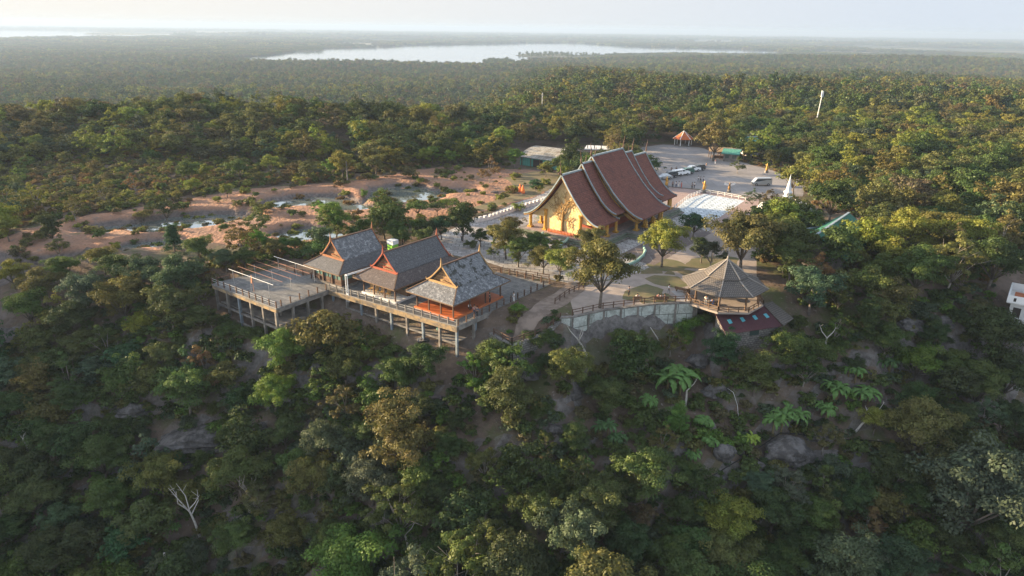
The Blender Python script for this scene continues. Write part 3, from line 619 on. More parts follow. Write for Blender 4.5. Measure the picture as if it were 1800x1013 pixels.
# terrace paving with the temple's cast shadow painted into its colour, and the sinuous teal inlay in front of the temple's right side
flat('shaded_terrace_paving', [fr(TO, 14, -3), fr(TO, 22, -3), fr(TO, 22, 24), fr(TO, 15, 27), fr(TO, 14.5, 24)], .020, M['paving_shaded'])
def lane(pts, w_, z=0): return
b = MB(); q = [P(a, c_, .1) for a, c_ in ((1098, 466), (1110, 464), (1122, 458), (1131, 450), (1134, 442), (1131, 434))]; b.tube([(p.x, p.y, .18) for p in q], [.05, .3, .34, .34, .3, .22], 8)
tag(b.build('naga_balustrade', M['nagatile'], None, True), 'curving teal mosaic serpent lying on the pavement beside the temple base', 'balustrade')

# crenellated white wall left of the temple
def alongw(pts, step):
    out = []; 
    for a, c_ in zip(pts, pts[1:]):
        L_ = (Vector(c_)-Vector(a)).length; k = max(1, int(L_/step))
        for i in range(k): out.append((Vector(a).lerp(Vector(c_), i/k), (Vector(c_)-Vector(a)).normalized()))
    out.append((Vector(pts[-1]), (Vector(pts[-1])-Vector(pts[-2])).normalized())); return out
def wallrun(name, pts, hgt, th, m, label, cat, merlon=False, z=0.0):
    t = empty(name, (pts[0][0], pts[0][1], z), 0, label, cat); o = Vector((pts[0][0], pts[0][1], 0)); b = MB(); b2 = MB()
    for a, c_ in zip(pts, pts[1:]):
        b.beam(Vector((a[0], a[1], hgt/2))-o, Vector((c_[0], c_[1], hgt/2))-o, th, hgt)
    b.build('wall', m, t)
    if merlon:
        for p, d in alongw(pts, 1.35): q = Vector((p.x, p.y, 0))-o; dd = Vector((d.x, d.y, 0))*.42; b2.beam(q-dd+Vector((0, 0, hgt+.2)), q+dd+Vector((0, 0, hgt+.2)), th+.12, .42)
        b2.build('merlons', m, t)
    return t
wallrun('boundary_wall', pxpoly([(835, 392), (862, 386), (905, 371), (952, 357), (972, 347)]), .75, .35, M['white'], 'low white wall with square battlements left of the temple', 'wall', True)

# ------------------------------------------------------------------ decks
def railing(name, o, pts, label, group=None, step=1.7, hgt=1.05, rails=(.55, .92), mp='wood_dark', mr='metal', z0=.08, zs=None):
    t = empty(name, (o[0], o[1], 0), RZ, label, 'railing', group)
    if zs is None: zs = [z0]*len(pts)
    for (a, za), (c_, zc) in zip(zip(pts, zs), zip(pts[1:], zs[1:])):
        A = Vector((a[0], a[1], za)); B = Vector((c_[0], c_[1], zc)); k = max(1, round((B-A).length/step))
        for i in range(k+(1 if c_ == pts[-1] else 0)):
            p = A.lerp(B, i/k); b = MB(); b.box(p.x-.08, p.x+.08, p.y-.08, p.y+.08, p.z, p.z+hgt); b.build('post', M[mp], t)
        for r__ in rails: b = MB(); b.tube([A+Vector((0, 0, r__)), B+Vector((0, 0, r__))], .032, 6); b.build('rail', M[mr], t)
    return t
deck = empty('concrete_deck', (DO[0], DO[1], 0), RZ, 'raised concrete deck on tall posts carrying the three wooden houses', 'deck')
MAINP = [(-25.9, -2.0), (0, 0), (.7, 22.9), (-26, 20.5), (-34, 17), (-34, -.28), (-25.9, -.28)]
b = MB(); b.prism(MAINP, -.16, .08); b.build('floor', M['conc_floor'], deck)
b = MB(); b.beam((-25.9, -1.86, -.42), (-.05, .14, -.5), .36, .78); b.build('edge_beam', M['conc_orange'], deck)
b = MB(); b.beam((-.1, .3, -.4), (.56, 22.6, -.46), .34, .6); b.build('edge_beam', M['conc'], deck)
for i in range(9):
    u = -25.2+i*3.12; v = -1.85+(u+25.9)*.0772
    for dv in (0.1, 4.2):
        g_ = glocal(DO, u, v+dv); b = MB(); b.box(u-.17, u+.17, v+dv-.17, v+dv+.17, g_-.8, -.17 if dv > 1 else -.66)
        if g_ < -.6: b.build('post', M['conc_blue' if i % 2 == 0 else 'conc'], deck)
for i in range(1, 7):
    v = .2+i*3.2; g_ = glocal(DO, .4, v)
    b = MB(); b.box(.1, .44, v-.17, v+.17, min(g_, -.9)-.9, -.62); b.build('post', M['conc'], deck)
for zz, dv in ((-2.75, .1),):
    b = MB(); b.beam((-25.3, -1.7, zz+.5), (-.3, .25, zz-.2), .2, .26); b.build('lower_beam', M['conc'], deck)
    b = MB(); b.beam((-25.3, 2.4, zz+.5), (-.3, 4.3, zz-.2), .2, .26); b.build('lower_beam', M['conc'], deck)
b = MB(); b.prism([(-25.0, -1.3), (-.6, .6), (-.6, 4.6), (-25, 3)], -2.95, -2.80); b.build('lower_floor', M['conc'], deck)
railing('deck_railing', DO, [(-25.7, -1.9), (-.05, .1)], 'grey posted railing with two white pipes along the front of the houses deck', mp='conc', mr='metal', step=1.65)
railing('deck_railing', DO, [(-.02, .35), (.6, 22.6), (-9, 21.9)], 'grey posted railing around the right and rear edge of the houses deck', mp='wood_dark', mr='conc', step=1.7)

plat = empty('concrete_platform', (DO[0], DO[1], 0), RZ, 'unfinished two storey concrete platform left of the wooden houses', 'platform')
PLP = [(-42.8, -12.3), (-25.6, -12.0), (-25.9, -.3), (-41.5, -.3)]
b = MB(); b.prism(PLP, -.22, .075); b.build('floor', M['conc_floor'], plat)
for a, c_ in (((-42.7, -12.15), (-25.7, -11.86)), ((-25.75, -11.7), (-25.98, -2.1)), ((-42.6, -12), (-41.5, -.5))):
    b = MB(); b.beam((*a, -.47), (*c_, -.47), .3, .5); b.build('edge_beam', M['conc_orange'] if a[0] == -42.7 else M['conc'], plat)
for i in range(6):
    for j in range(5):
        if 0 < i < 5 and j in (2, 3): continue
        u = -42.3+i*3.28; v = -11.95+j*2.75+(.25 if j else 0); g_ = glocal(DO, u, v)
        if g_ > -.5: continue
        b = MB(); b.box(u-.18, u+.18, v-.18, v+.18, g_-.9, -.23 if 0 < j < 4 and 0 < i < 5 else -.72); b.build('post', M['conc_blue' if (i, j) == (2, 0) else 'conc'], plat)
b = MB(); b.prism([(-42.0, -11.6), (-26.0, -11.4), (-26.2, -3), (-41.5, -3)], -3.25, -3.05); b.build('lower_floor', M['conc'], plat)
b = MB(); b.beam((-42.5, -11.93, -3.4), (-25.8, -11.9, -3.4), .3, .32); b.build('lower_beam', M['conc'], plat)
b = MB(); b.beam((-25.85, -11.7, -3.4), (-26.1, -2.4, -3.4), .3, .32); b.build('lower_beam', M['conc'], plat)
b = MB(); b.beam((-42.2, -11.93, -5.2), (-32, -11.9, -5.2), .24, .28); b.build('lower_beam', M['conc'], plat)
railing('platform_railing', DO, [(-42.7, -12.2), (-25.7, -11.9)], 'posted railing with rusty white pipes along the front of the concrete platform', mr='metal', mp='wood_dark', step=1.7)
railing('platform_railing', DO, [(-25.75, -11.0), (-25.95, -2.4)], 'bare short posts along the right edge of the concrete platform', rails=(.1,), mp='wood_dark', mr='conc', step=1.6)
railing('platform_railing', DO, [(-42.6, -11.4), (-41.4, -.4), (-30, -.4)], 'old post railing along the back of the concrete platform', rails=(.8,), mp='wood_dark', mr='rust_metal', step=2.2)
# pipe frame standing on the platform
pf = empty('scaffold', (*fr(DO, -35, -6), .08), RZ, 'open frame of thin white and rusty pipes standing on the concrete platform', 'frame')
xs = [-5.2, -2.6, 0, 2.6, 5.2]
for k, x in enumerate((-4.9, 0, 4.9)):
    for y in (-4.0, 0, 4.6): b = MB(); b.tube([(x, y, 0), (x, y, 2.35)], .035, 6); b.build('pole', M['metal'], pf)
for k, y in enumerate((-4.0, -2.3, -.6, 1.1, 2.8, 4.6)):
    b = MB(); b.tube([(-6.0, y, 2.35), (6.2, y, 2.42)], .035, 6); b.build('crossbar', M['white_clean' if k in (0, 5) else 'rust_metal'], pf)
b = MB(); b.tube([(1.0, -4.2, .1), (.3, -3.8, 2.2)], .04, 5); b.slab([(.0, -4.0, 1.4), (.55, -4.1, 1.35), (.5, -4.0, 2.6), (.15, -3.9, 2.7)], .04); b.build('leaning_board', M['wood_orange'], pf)
# white pipe gantry by the middle house
pg = empty('pipe_gantry', (*fr(DO, -21.9, -1.6), .08), RZ, 'pair of tall white pipes bent over the railing in front of the middle house', 'pipe gantry')
for dx in (0, .45):
    b = MB(); b.tube([(dx, 0, -1.2), (dx, 0, 3.3)], .075, 7); b.build('upright', M['white_clean'], pg); b = MB(); b.tube([(dx, 0, 3.3), (dx+.2, 6.0, 3.25)], .07, 7); b.build('arm', M['white_clean'], pg)
b = MB(); b.tube([(0, 0, 3.3), (.45, 0, 3.3)], .07, 7); b.tube([(0, 0, .1), (.45, 0, .1)], .07, 7); b.build('coupling', M['white_clean'], pg)

def house(label, u0, u1, v0, v1, rv0, rv1, zr, roofm, lowm, trim, closed, ze=2.95):
    cu = (u0+u1)/2; t = empty('wooden_house', (*fr(DO, cu, v0), 0), RZ, label, 'house'); hw = (u1-u0)/2; iw = hw*.60; zb = ze+1.35; L_ = v1-v0; a0, a1 = rv0-v0, rv1-v0
    zt = zb+.05
    # steep upper roof, slightly hollow
    b = MB()
    for s_ in (-1, 1):
        pr = [(iw*q, zb+.12+(zr-zb-.12)*(1-q)**1.22) for q in (0, .2, .4, .6, .8, 1)]
        for (xa, za), (xb, zc) in zip(pr, pr[1:]):
            q = [(s_*xa, a0, za), (s_*xb, a0, zc), (s_*xb, a1, zc), (s_*xa, a1, za)]; b.slab(q if s_ > 0 else q[::-1], .12)
    rf = b.build('roof', roofm, t)
    b = MB(); b.box(-.13, .13, a0-.05, a1+.05, zr+.0, zr+.16); b.build('ridge_cap', M['wood_dark'], rf)
    # skirt roof with hips
    b = MB(); i0, i1 = a0+.25, a1-.25
    O4 = [(-hw, 0, ze), (hw, 0, ze), (hw, L_, ze), (-hw, L_, ze)]; I4 = [(-iw*.96, i0, zt), (iw*.96, i0, zt), (iw*.96, i1, zt), (-iw*.96, i1, zt)]
    for i in range(4): j = (i+1) % 4; b.slab([O4[i], O4[j], I4[j], I4[i]], .12)
    sk = b.build('skirt_roof', lowm, t)
    b = MB()
    for i in range(4): b.beam(Vector(O4[i])+Vector((0, 0, .06)), Vector(I4[i])+Vector((0, 0, .06)), .16, .12)
    b.build('hip_cap', M['wood_mid' if closed != 1 else 'wood_dark'], sk)
    b = MB()
    for i in range(4): j = (i+1) % 4; b.beam(Vector(O4[i])-Vector((0, 0, .13)), Vector(O4[j])-Vector((0, 0, .13)), .08, .16)
    b.build('fascia', M['wood_mid'], sk)
    for yy, sg in ((a0, -1), (a1, 1)):
        b = MB(); yi = yy-sg*.45; b.add([(-iw*.9, yi, zb), (iw*.9, yi, zb), (0, yi, zr-.5), (-iw*.9, yi-sg*.1, zb), (iw*.9, yi-sg*.1, zb), (0, yi-sg*.1, zr-.5)], [(0, 1, 2), (5, 4, 3), (0, 3, 4, 1), (1, 4, 5, 2), (2, 5, 3, 0)])
        gp = b.build('gable_panel', M['carved'], t)
        b = MB()
        for k in range(1, 4):
            ww = iw*.9*(1-k/4.6); zz = zb+(zr-.5-zb)*k/4.6
            if sg < 0: b.beam((-ww, yi-.06, zz), (ww, yi-.06, zz), .06, .1)
        if sg < 0: b.lathe([(.5, 0), (.42, .05), (.1, .1)], (0, yi-.05, zb+.5), 12); 
        b.beam((-iw*1.02, yy+sg*.02, zb+.1), (iw*1.02, yy+sg*.02, zb+.1), .14, .34); b.build('gable_rail', M[trim], gp)
        for s_ in (-1, 1):
            b = MB(); pr = [(iw*q*1.02, zb+.12+(zr-zb-.12)*(1-q)**1.22+.06) for q in (0, .2, .4, .6, .8, 1)]
            for (xa, za), (xb, zc) in zip(pr, pr[1:]): b.beam((s_*xa, yy+sg*.09, za), (s_*xb, yy+sg*.09, zc), .09, .19)
            b.tube([(s_*iw, yy+sg*.09, zb+.12), (s_*(iw+.28), yy+sg*.09, zb+.2), (s_*(iw+.36), yy+sg*.09, zb+.55)], [.12, .09, .02], 6); b.build('bargeboard', M[trim], t)
        b = MB(); b.tube([(0, yy+sg*.09, zr-.1), (0, yy+sg*.09, zr+.5), (0, yy+sg*.14, zr+1.35)], [.2, .12, .02], 6); b.build('finial', M[trim], t)
    wx = hw-1.1; w0, w1 = 1.2, L_-1.2
    for x in (-wx, wx):
        n_ = max(3, int((w1-w0)/2.8))
        for k in range(n_+1):
            y = w0+(w1-w0)*k/n_; b = MB(); b.box(x-.09, x+.09, y-.09, y+.09, .2, ze+.28); b.build('post', M['wood_dark'], t)
    for x in (-wx/3, wx/3): b = MB(); b.box(x-.09, x+.09, w0-.09, w0+.09, .2, ze+.25); b.build('post', M['wood_dark'], t)
    if closed == 0:
        b = MB(); b.box(-wx-.35, wx+.35, w0-.35, w1+.35, .081, .36, 1); b.box(-wx-.2, wx+.2, w0-.2, w1+.2, .36, .385, 0); b.build('floor', [M['terracotta'], M['terra_edge']], t)
    else:
        b = MB(); b.box(-wx-.3, wx+.3, w0-.3, w1+.3, .081, .42); b.build('floor', M['white'] if closed == 2 else M['conc'], t)
        vs_ = w0+(2.6 if closed == 2 else .1)
        b = MB(); b.box(-wx+.05, wx-.05, vs_, w1-.05, .42, 1.35); b.build('wall', M['wood_mid' if closed == 2 else 'wood_dark'], t)
        b = MB(); b.box(-wx+.10, wx-.10, vs_+.05, w1-.1, 1.35, 2.6); b.build('window_band', M['glass_green' if closed == 1 else 'glass'], t)
        b = MB(); b.box(-wx+.05, wx-.05, vs_, w1-.05, 2.6, ze+.12); b.build('wall', M['wood_red' if closed == 1 else 'wood_mid'], t)
        n_ = int((w1-vs_)/1.1)
        for k in range(n_+1):
            y = vs_+.1+(w1-vs_-.2)*k/n_
            for x in (-wx+.05, wx-.05): b = MB(); b.box(x-.05, x+.05, y-.07, y+.07, 1.35, 2.6); b.build('mullion', M['wood_red' if closed == 1 and k % 4 == 0 else 'wood_dark'], t)
        for k in range(7):
            x = -wx+.1+(2*wx-.2)*k/6; b = MB(); b.box(x-.06, x+.06, vs_-.03, vs_+.08, 1.35, 2.6); b.build('mullion', M['wood_dark'], t)
    return t
house('wooden house with silvery weathered shingles and closed window walls, leftmost of three', -32.4, -23.4, -1.6, 12, .9, 9.6, 7.3, M['shingle1'], M['shingle2'], 'wood_orange', 1)
house('longest wooden house with red edged gable and grey shingles, middle of three', -21.3, -12.0, -.6, 16.7, 1.9, 13.8, 7.25, M['shingle2'], M['shingle_low'], 'wood_red', 2)
house('open sided wooden house with orange floor and patchy lichened roof, rightmost of three', -10.4, -.9, .3, 13.8, 3.2, 11.8, 7.1, M['shingle3'], M['shingle1'], 'wood_gold', 0)
# furniture on the middle house veranda
for k, u in enumerate((-19.4, -18.2, -16.9, -15.6)):
    t = empty('wooden_chair', (*fr(DO, u, 1.2+.08*k), .42), RZ+.1*k, ['leftmost', 'second from left', 'third from left', 'rightmost'][k]+' wooden chair on the veranda of the middle house', 'chair', 'veranda chairs')
    b = MB(); b.box(-.35, .35, -.3, .3, .4, .47); b.build('seat', M['wood_gold'], t); b = MB(); b.box(-.35, .35, .28, .34, .47, 1.15); b.build('backrest', M['wood_gold'], t)
    for sx in (-.3, .3):
        for sy in (-.25, .25): b = MB(); b.box(sx-.04, sx+.04, sy-.04, sy+.04, 0, .4); b.build('leg', M['wood_gold'], t)
# portable cabin behind the middle house
c0 = P(691, 442); t = empty('portable_cabin', (c0.x, c0.y, 0), RZ, 'small lime green and white cabin behind the middle wooden house', 'cabin')
b = MB(); b.box(-.75, .75, -.7, .7, 0, 1.5); b.build('body', M['green_panel'], t); b = MB(); b.box(-.8, .8, -.75, .75, 1.5, 2.3); b.build('top', M['white_clean'], t); b = MB(); b.box(.1, .6, -.78, -.7, .1, 1.45); b.build('door', M['green_panel'], t)
b = MB(); c1 = P(623, 512); t = empty('bin', (*fr(DO, -5.5, 2.0), -2.8), 0, 'small teal barrel standing under the houses deck', 'barrel'); b.lathe([(.28, 0), (.33, .3), (.32, .75), (.28, .85)], n=12); b.build('barrel_body', M['nagatile'], t)
b = MB(); b.lathe([(.30, .0), (.30, .05)], (0, 0, .85), 12); b.build('lid', M['conc_blue'], t)

# ------------------------------------------------------------------ retaining walls and fences of the garden
def wpts(px, z=0): return [tuple(P(a, b_, z)[:2]) for a, b_ in px]
RW = wpts([(1224, 532), (1150, 535), (1060, 546), (1006, 558)])+[(7.2, 92.9)]
t = empty('retaining_wall', (RW[0][0], RW[0][1], 0), 0, 'tall stained pale retaining wall under the garden railing', 'wall'); o = Vector((RW[0][0], RW[0][1], 0))
b = MB()
for a, c_ in zip(RW, RW[1:]):
    a = Vector((*a, 0))-o; c_ = Vector((*c_, 0))-o; b.beam(a+Vector((0, 0, -2.2)), c_+Vector((0, 0, -2.2)), .5, 4.5)
b.build('wall', M['wall_stain'], t)
b = MB()
for a, c_ in zip(RW, RW[1:]): a = Vector((*a, 0))-o; c_ = Vector((*c_, 0))-o; b.beam(a+Vector((0, 0, .1)), c_+Vector((0, 0, .1)), .62, .16)
b.build('coping', M['conc'], t)
for p, d in alongw(RW, 2.6):
    q = Vector((p.x, p.y, 0))-o; n_ = Vector((d.y, -d.x, 0)); n_ = n_ if n_.y < 0 else -n_; q = q+n_*.3; b = MB(); b.box(q.x-.14, q.x+.14, q.y-.12, q.y+.12, -4.3, 0); b.build('buttress', M['conc'], t)
def fence(pts, zs, label, step=1.9, m='wood_dark'):
    t = empty('railing', (pts[0][0], pts[0][1], zs[0]), 0, label, 'railing'); o = Vector((pts[0][0], pts[0][1], zs[0]))
    for i in range(len(pts)-1):
        A = Vector((*pts[i], zs[i]))-o; B = Vector((*pts[i+1], zs[i+1]))-o; k = max(1, round((B-A).length/step))
        for q in range(k+(i == len(pts)-2)): p = A.lerp(B, q/k); b = MB(); b.box(p.x-.08, p.x+.08, p.y-.08, p.y+.08, p.z-.2, p.z+1.0); b.build('post', M[m], t)
        for r__ in (.5, .9): b = MB(); b.beam(A+Vector((0, 0, r__)), B+Vector((0, 0, r__)), .07, .09); b.build('rail', M[m], t)
    return t
fence([(x, y+.25) for x, y in RW[:-1]], [.18]*4, 'brown two bar railing on top of the long retaining wall')
LW = [RW[-1], tuple(P(960, 583, -1.2)[:2]), tuple(P(900, 606, -1.8)[:2])]
fence(LW, [-.15, -1.2, -1.75], 'brown two bar railing running down the lower path to the stone corner')
fence([LW[-1], tuple(P(868, 588, -1.8)[:2])], [-1.75, -1.8], 'short brown railing closing the end of the lower path')
t = empty('stone_wall', (LW[0][0], LW[0][1], 0), 0, 'rough grey stone wall holding up the lower path', 'wall'); o = Vector((LW[0][0], LW[0][1], 0)); b = MB()
for a, c_, za, zc in zip(LW, LW[1:], (-.2, -1.25), (-1.25, -1.85)): b.beam(Vector((*a, za-1.6))-o, Vector((*c_, zc-1.6))-o, .5, 3.2)
b.beam(Vector((*LW[-1], -3.4))-o, Vector((*P(862, 584, -1.8)[:2], -3.4))-o, .5, 3.1); b.build('wall', M['stone_wall'], t)
fence([tuple(P(a, b_)[:2]) for a, b_ in ((1235, 339), (1262, 343), (1311, 352))], [0, 0, 0], 'pale railing behind the white tiled court', 1.8, 'white')
fence([tuple(P(a, b_)[:2]) for a, b_ in ((1185, 368), (1210, 349), (1235, 339))], [0, 0, 0], 'pale railing on the temple side of the white tiled court', 1.8, 'white')
fence([tuple(P(a, b_)[:2]) for a, b_ in ((785, 448), (800, 462), (830, 476), (905, 482), (965, 492))], [0]*5, 'dark posted fence behind the wooden houses deck', 2.2)
fence([tuple(P(a, b_)[:2]) for a, b_ in ((815, 396), (850, 386), (870, 378))], [0]*3, 'dark fence at the end of the white battlement wall', 1.6)
fence([tuple(P(a, b_, -1)[:2]) for a, b_ in ((975, 545), (1000, 527), (1025, 516))], [gz(*P(975, 545)[:2])]*3, 'rough brown handrail above the dirt path', 1.5)

# ------------------------------------------------------------------ octagonal pavilion and its annex
PC = (33.6, 101.3)
oct_ = empty('octagonal_pavilion', (PC[0], PC[1], 0), 0, 'octagonal pavilion with two tiered grey tiled roof at the cliff edge', 'pavilion')
def pyr(b, r0, z0, r1, z1, n=8, th=.12, ph=R(22.5)):
    for i in range(n):
        a, c_ = ph+2*math.pi*i/n, ph+2*math.pi*(i+1)/n; q = [(r0*math.cos(a), r0*math.sin(a), z0), (r0*math.cos(c_), r0*math.sin(c_), z0), (r1*math.cos(c_), r1*math.sin(c_), z1), (r1*math.cos(a), r1*math.sin(a), z1)]; b.slab(q, th)
b = MB(); pyr(b, 6.6, 2.75, 3.0, 4.3); lo_r = b.build('lower_roof', M['tile_grey'], oct_)
b = MB(); pyr(b, 3.35, 4.4, .06, 6.7); up_r = b.build('upper_roof', M['tile_grey'], oct_)
for rr, (r0, z0, r1, z1) in ((lo_r, (6.6, 2.75, 3.0, 4.3)), (up_r, (3.35, 4.4, .06, 6.7))):
    b = MB()
    for i in range(8): a = R(22.5)+math.pi*i/4; b.beam((r0*math.cos(a), r0*math.sin(a), z0+.06), (r1*math.cos(a), r1*math.sin(a), z1+.06), .17, .12)
    b.build('hip_cap', M['tile_seam'], rr)
b = MB(); b.lathe([(.2, 0), (.12, .2), (.16, .35), (.02, .7)], (0, 0, 6.65), 8); b.build('finial', M['tile_seam'], oct_)
for i in range(8):
    a = R(22.5)+math.pi*i/4; x, y = 5.3*math.cos(a), 5.3*math.sin(a); b = MB(); b.box(x-.13, x+.13, y-.13, y+.13, .1, 3.35); b.build('post', M['wood_mid'], oct_)
    g_ = gz(PC[0]+x, PC[1]+y); b = MB(); b.box(x-.16, x+.16, y-.16, y+.16, g_-.8, -.22); (b.build('stilt', M['conc'], oct_) if i in (3, 4) else None)
oc = [(6.2*math.cos(R(22.5)+math.pi*i/4), 6.2*math.sin(R(22.5)+math.pi*i/4)) for i in range(8)]
b = MB(); b.prism(oc, -.2, .1); b.build('floor', M['path'], oct_)
b = MB()
for i in (3, 4, 5, 6, 7):
    A = Vector((*oc[i], .1))*.985; B = Vector((*oc[(i+1) % 8], .1))*.985
    for r__ in (.45, .85): b.beam(A+Vector((0, 0, r__)), B+Vector((0, 0, r__)), .07, .1)
    for q in range(4): p = A.lerp(B, q/3); b.box(p.x-.06, p.x+.06, p.y-.06, p.y+.06, .1, 1.0)
b.build('railing', M['wood_mid'], oct_)
b = MB(); b.lathe([(.9, 0), (.9, .06)], (0, 0, .75), 14); b.lathe([(.12, 0), (.12, .65)], (0, 0, .1), 8); tb = b.build('table', M['wood_dark'], None); tb.location = (PC[0], PC[1], 0.0); tag(tb, 'round dark table in the middle of the octagonal pavilion', 'table')
A = [P(1256, 549, -.45), P(1340, 535, -.45), P(1376, 573, -2.1), P(1276, 588, -2.1)]; o = A[0].copy(); o.z = -6.5
ax = empty('annex_shed', o, 0, 'shed with maroon sheet roof and four blue skylights below the pavilion', 'shed')
q = [(p-o) for p in A]; b = MB(); b.slab([q[3], q[2], q[1], q[0]], .10); rfm = b.build('roof', M['maroon'], ax)
if (q[2]-q[3]).cross(q[1]-q[3]).z < 0: pass
def bil(s_, t_): return q[0].lerp(q[1], s_).lerp(q[3].lerp(q[2], s_), t_)
for s_ in (.18, .42, .66, .88): b = MB(); a = [bil(s_-.03, .42), bil(s_+.035, .40), bil(s_+.035, .58), bil(s_-.03, .60)]; a = [p+Vector((0, 0, .03)) for p in a]; b.slab(a[::-1], .02); b.build('skylight', M['sky_blue'], rfm)
b = MB(); B_ = [P(1340, 535, -.45)-o, P(1356, 530, -.45)-o, P(1394, 560, -1.95)-o, P(1376, 573, -2.0)-o]; b.slab([p+Vector((.1, 0, .05)) for p in B_[::-1]], .1); b.build('side_roof', M['tile_grey'], ax)
for a, c_, mm in ((.04, .97, 'stone_wall'),):
    lo = [bil(.03, .9), bil(.97, .9), bil(.97, .06), bil(.03, .06)]; b = MB()
    for p, r__ in zip(lo, lo[1:]+lo[:1]):
        zt = p.z-.12, r__.z-.12; b.add([(p.x, p.y, -2), (r__.x, r__.y, -2), (r__.x, r__.y, zt[1]), (p.x, p.y, zt[0])], [(0, 1, 2, 3)])
    b.build('wall', M['stone_wall'], ax)
b = MB(); p0 = bil(.45, .9); p1 = bil(.62, .9); dn = Vector((0, -.03, 0)); b.add([p0+dn-Vector((0, 0, 1.3)), p1+dn-Vector((0, 0, 1.3)), p1+dn-Vector((0, 0, .5)), p0+dn-Vector((0, 0, .5))], [(0, 1, 2, 3)]); b.build('window', M['glass'], ax)

# ------------------------------------------------------------------ outlying buildings
def gablehall(label, p0, p1, hw, zr, ze, roofm, wallm, cat, name='hall', over=.6):
    """ridge from p0 to p1 (world xy)"""
    p0 = Vector(p0); p1 = Vector(p1); d = (p1-p0); L_ = d.length; t = empty(name, (p0.x, p0.y, 0), math.atan2(d.y, d.x), label, cat); b = MB()
    b.slab([(-over, -hw, ze), (L_+over, -hw, ze), (L_+over, 0, zr), (-over, 0, zr)], .15); b.slab([(-over, 0, zr), (L_+over, 0, zr), (L_+over, hw, ze), (-over, hw, ze)], .15); rf = b.build('roof', roofm, t)
    b = MB(); b.box(-over-.02, L_+over+.02, -.2, .2, zr-.03, zr+.12); b.build('ridge_cap', M['trim_blue'], rf)
    b = MB(); b.box(0, L_, -hw+.9, hw-.9, -.5, ze-.1); b.prism([(0, 0), (0, 0.001), (.001, 0)], 0, .001); 
    b.add([(0, -hw+.9, ze-.1), (0, hw-.9, ze-.1), (0, 0, zr-.35), (L_, -hw+.9, ze-.1), (L_, hw-.9, ze-.1), (L_, 0, zr-.35)], [(0, 2, 1), (3, 4, 5)]); wl = b.build('wall', wallm, t)
    n_ = max(2, int(L_/3.2))
    for k in range(n_):
        for s_ in (-1, 1): x = (k+.5)*L_/n_; y = s_*(hw-.9); b = MB(); b.box(x-.6, x+.6, min(y, y+s_*.06), max(y, y+s_*.06), 1.0, min(2.4, ze-.4)); b.build('window', M['glass'], t)
    return t
gablehall('big hall with bright green sheet roof half hidden by trees on the right', P(1438, 411, 7.5)[:2], P(1491, 375, 7.5)[:2], 5.4, 7.5, 3.9, M['sheet_green'], M['conc'], 'hall')
gablehall('low teal roofed wing left of the big green hall', P(1422, 402, 5)[:2], P(1446, 398, 5)[:2], 3, 5.0, 3.0, M['sheet_green'], M['conc'], 'building', 'hall_wing')
gablehall('small hut with pale teal roof among the trees behind the parking lot', P(1309, 243, 5.5)[:2], P(1328, 243, 5.5)[:2], 4.5, 6.0, 3.2, M['sheet_teal'], M['white'], 'hut', 'hut')
gablehall('low hut with darker teal roof beside the wooden shelter', P(1275, 262, 3.6)[:2], P(1300, 264, 3.6)[:2], 3.2, 3.8, 2.6, M['sheet_teal'], M['conc'], 'hut', 'hut')
gablehall('house with pale green roof on the wooded hill at left', P(424, 207, 7)[:2], P(436, 207, 7)[:2], 4, 11, 8.5, M['sheet_teal'], M['white'], 'house', 'house')
gablehall('tiny white house in the distant wood at far left', (-238, 345), (-228, 352), 4, 4.5, 3, M['white_clean'], M['white'], 'house', 'house').location.z = gz(-235, 348)+6
# old barn with arched sheet roof
A = P(914, 290); B = P(956, 296); t = empty('barn', (A.x, A.y, 0), math.atan2(B.y-A.y, B.x-A.x), 'old barn with low arched roof of weathered grey sheets behind the temple', 'barn'); W_ = 14.0; D_ = 17.0
b = MB(); n = 10
for i in range(n):
    a0 = i/n; a1 = (i+1)/n; f = lambda s_: 2.7+2.1*math.sin(math.pi*s_); b.slab([(-.5, D_*a0-.5, f(a0)), (W_+.5, D_*a0-.5, f(a0)), (W_+.5, D_*a1, f(a1)), (-.5, D_*a1, f(a1))], .08)
b.build('roof', M['sheet_grey'], t); b = MB(); b.box(0, W_, 0, D_, 0, 2.75); b.build('wall', M['sheet_teal'], t)
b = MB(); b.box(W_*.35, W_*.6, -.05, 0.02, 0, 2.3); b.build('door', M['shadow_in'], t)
for k in range(4): b = MB(); b.box(W_*.05+k*3.3, W_*.05+k*3.3+.2, -.25, -.05, 0, 2.7); b.build('post', M['wood_mid'], t)
# unfinished block hut
A = P(1030, 280); t = empty('block_hut', (A.x, A.y, 0), -.2, 'unfinished brick hut with flat concrete roof behind the temple ridge', 'hut')
b = MB(); b.box(0, 7.5, 0, 6, 0, 3.2); b.build('wall', M['plaza'], t); b = MB(); b.box(-.6, 8.1, -.6, 6.6, 3.2, 3.55); b.build('roof_slab', M['white'], t)
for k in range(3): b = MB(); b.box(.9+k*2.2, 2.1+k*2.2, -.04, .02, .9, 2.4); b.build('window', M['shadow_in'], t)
for k in range(4): b = MB(); b.box(.2+k*2.2, .5+k*2.2, .2, .5, 3.55, 4.5); b.build('column_stub', M['conc'], t)
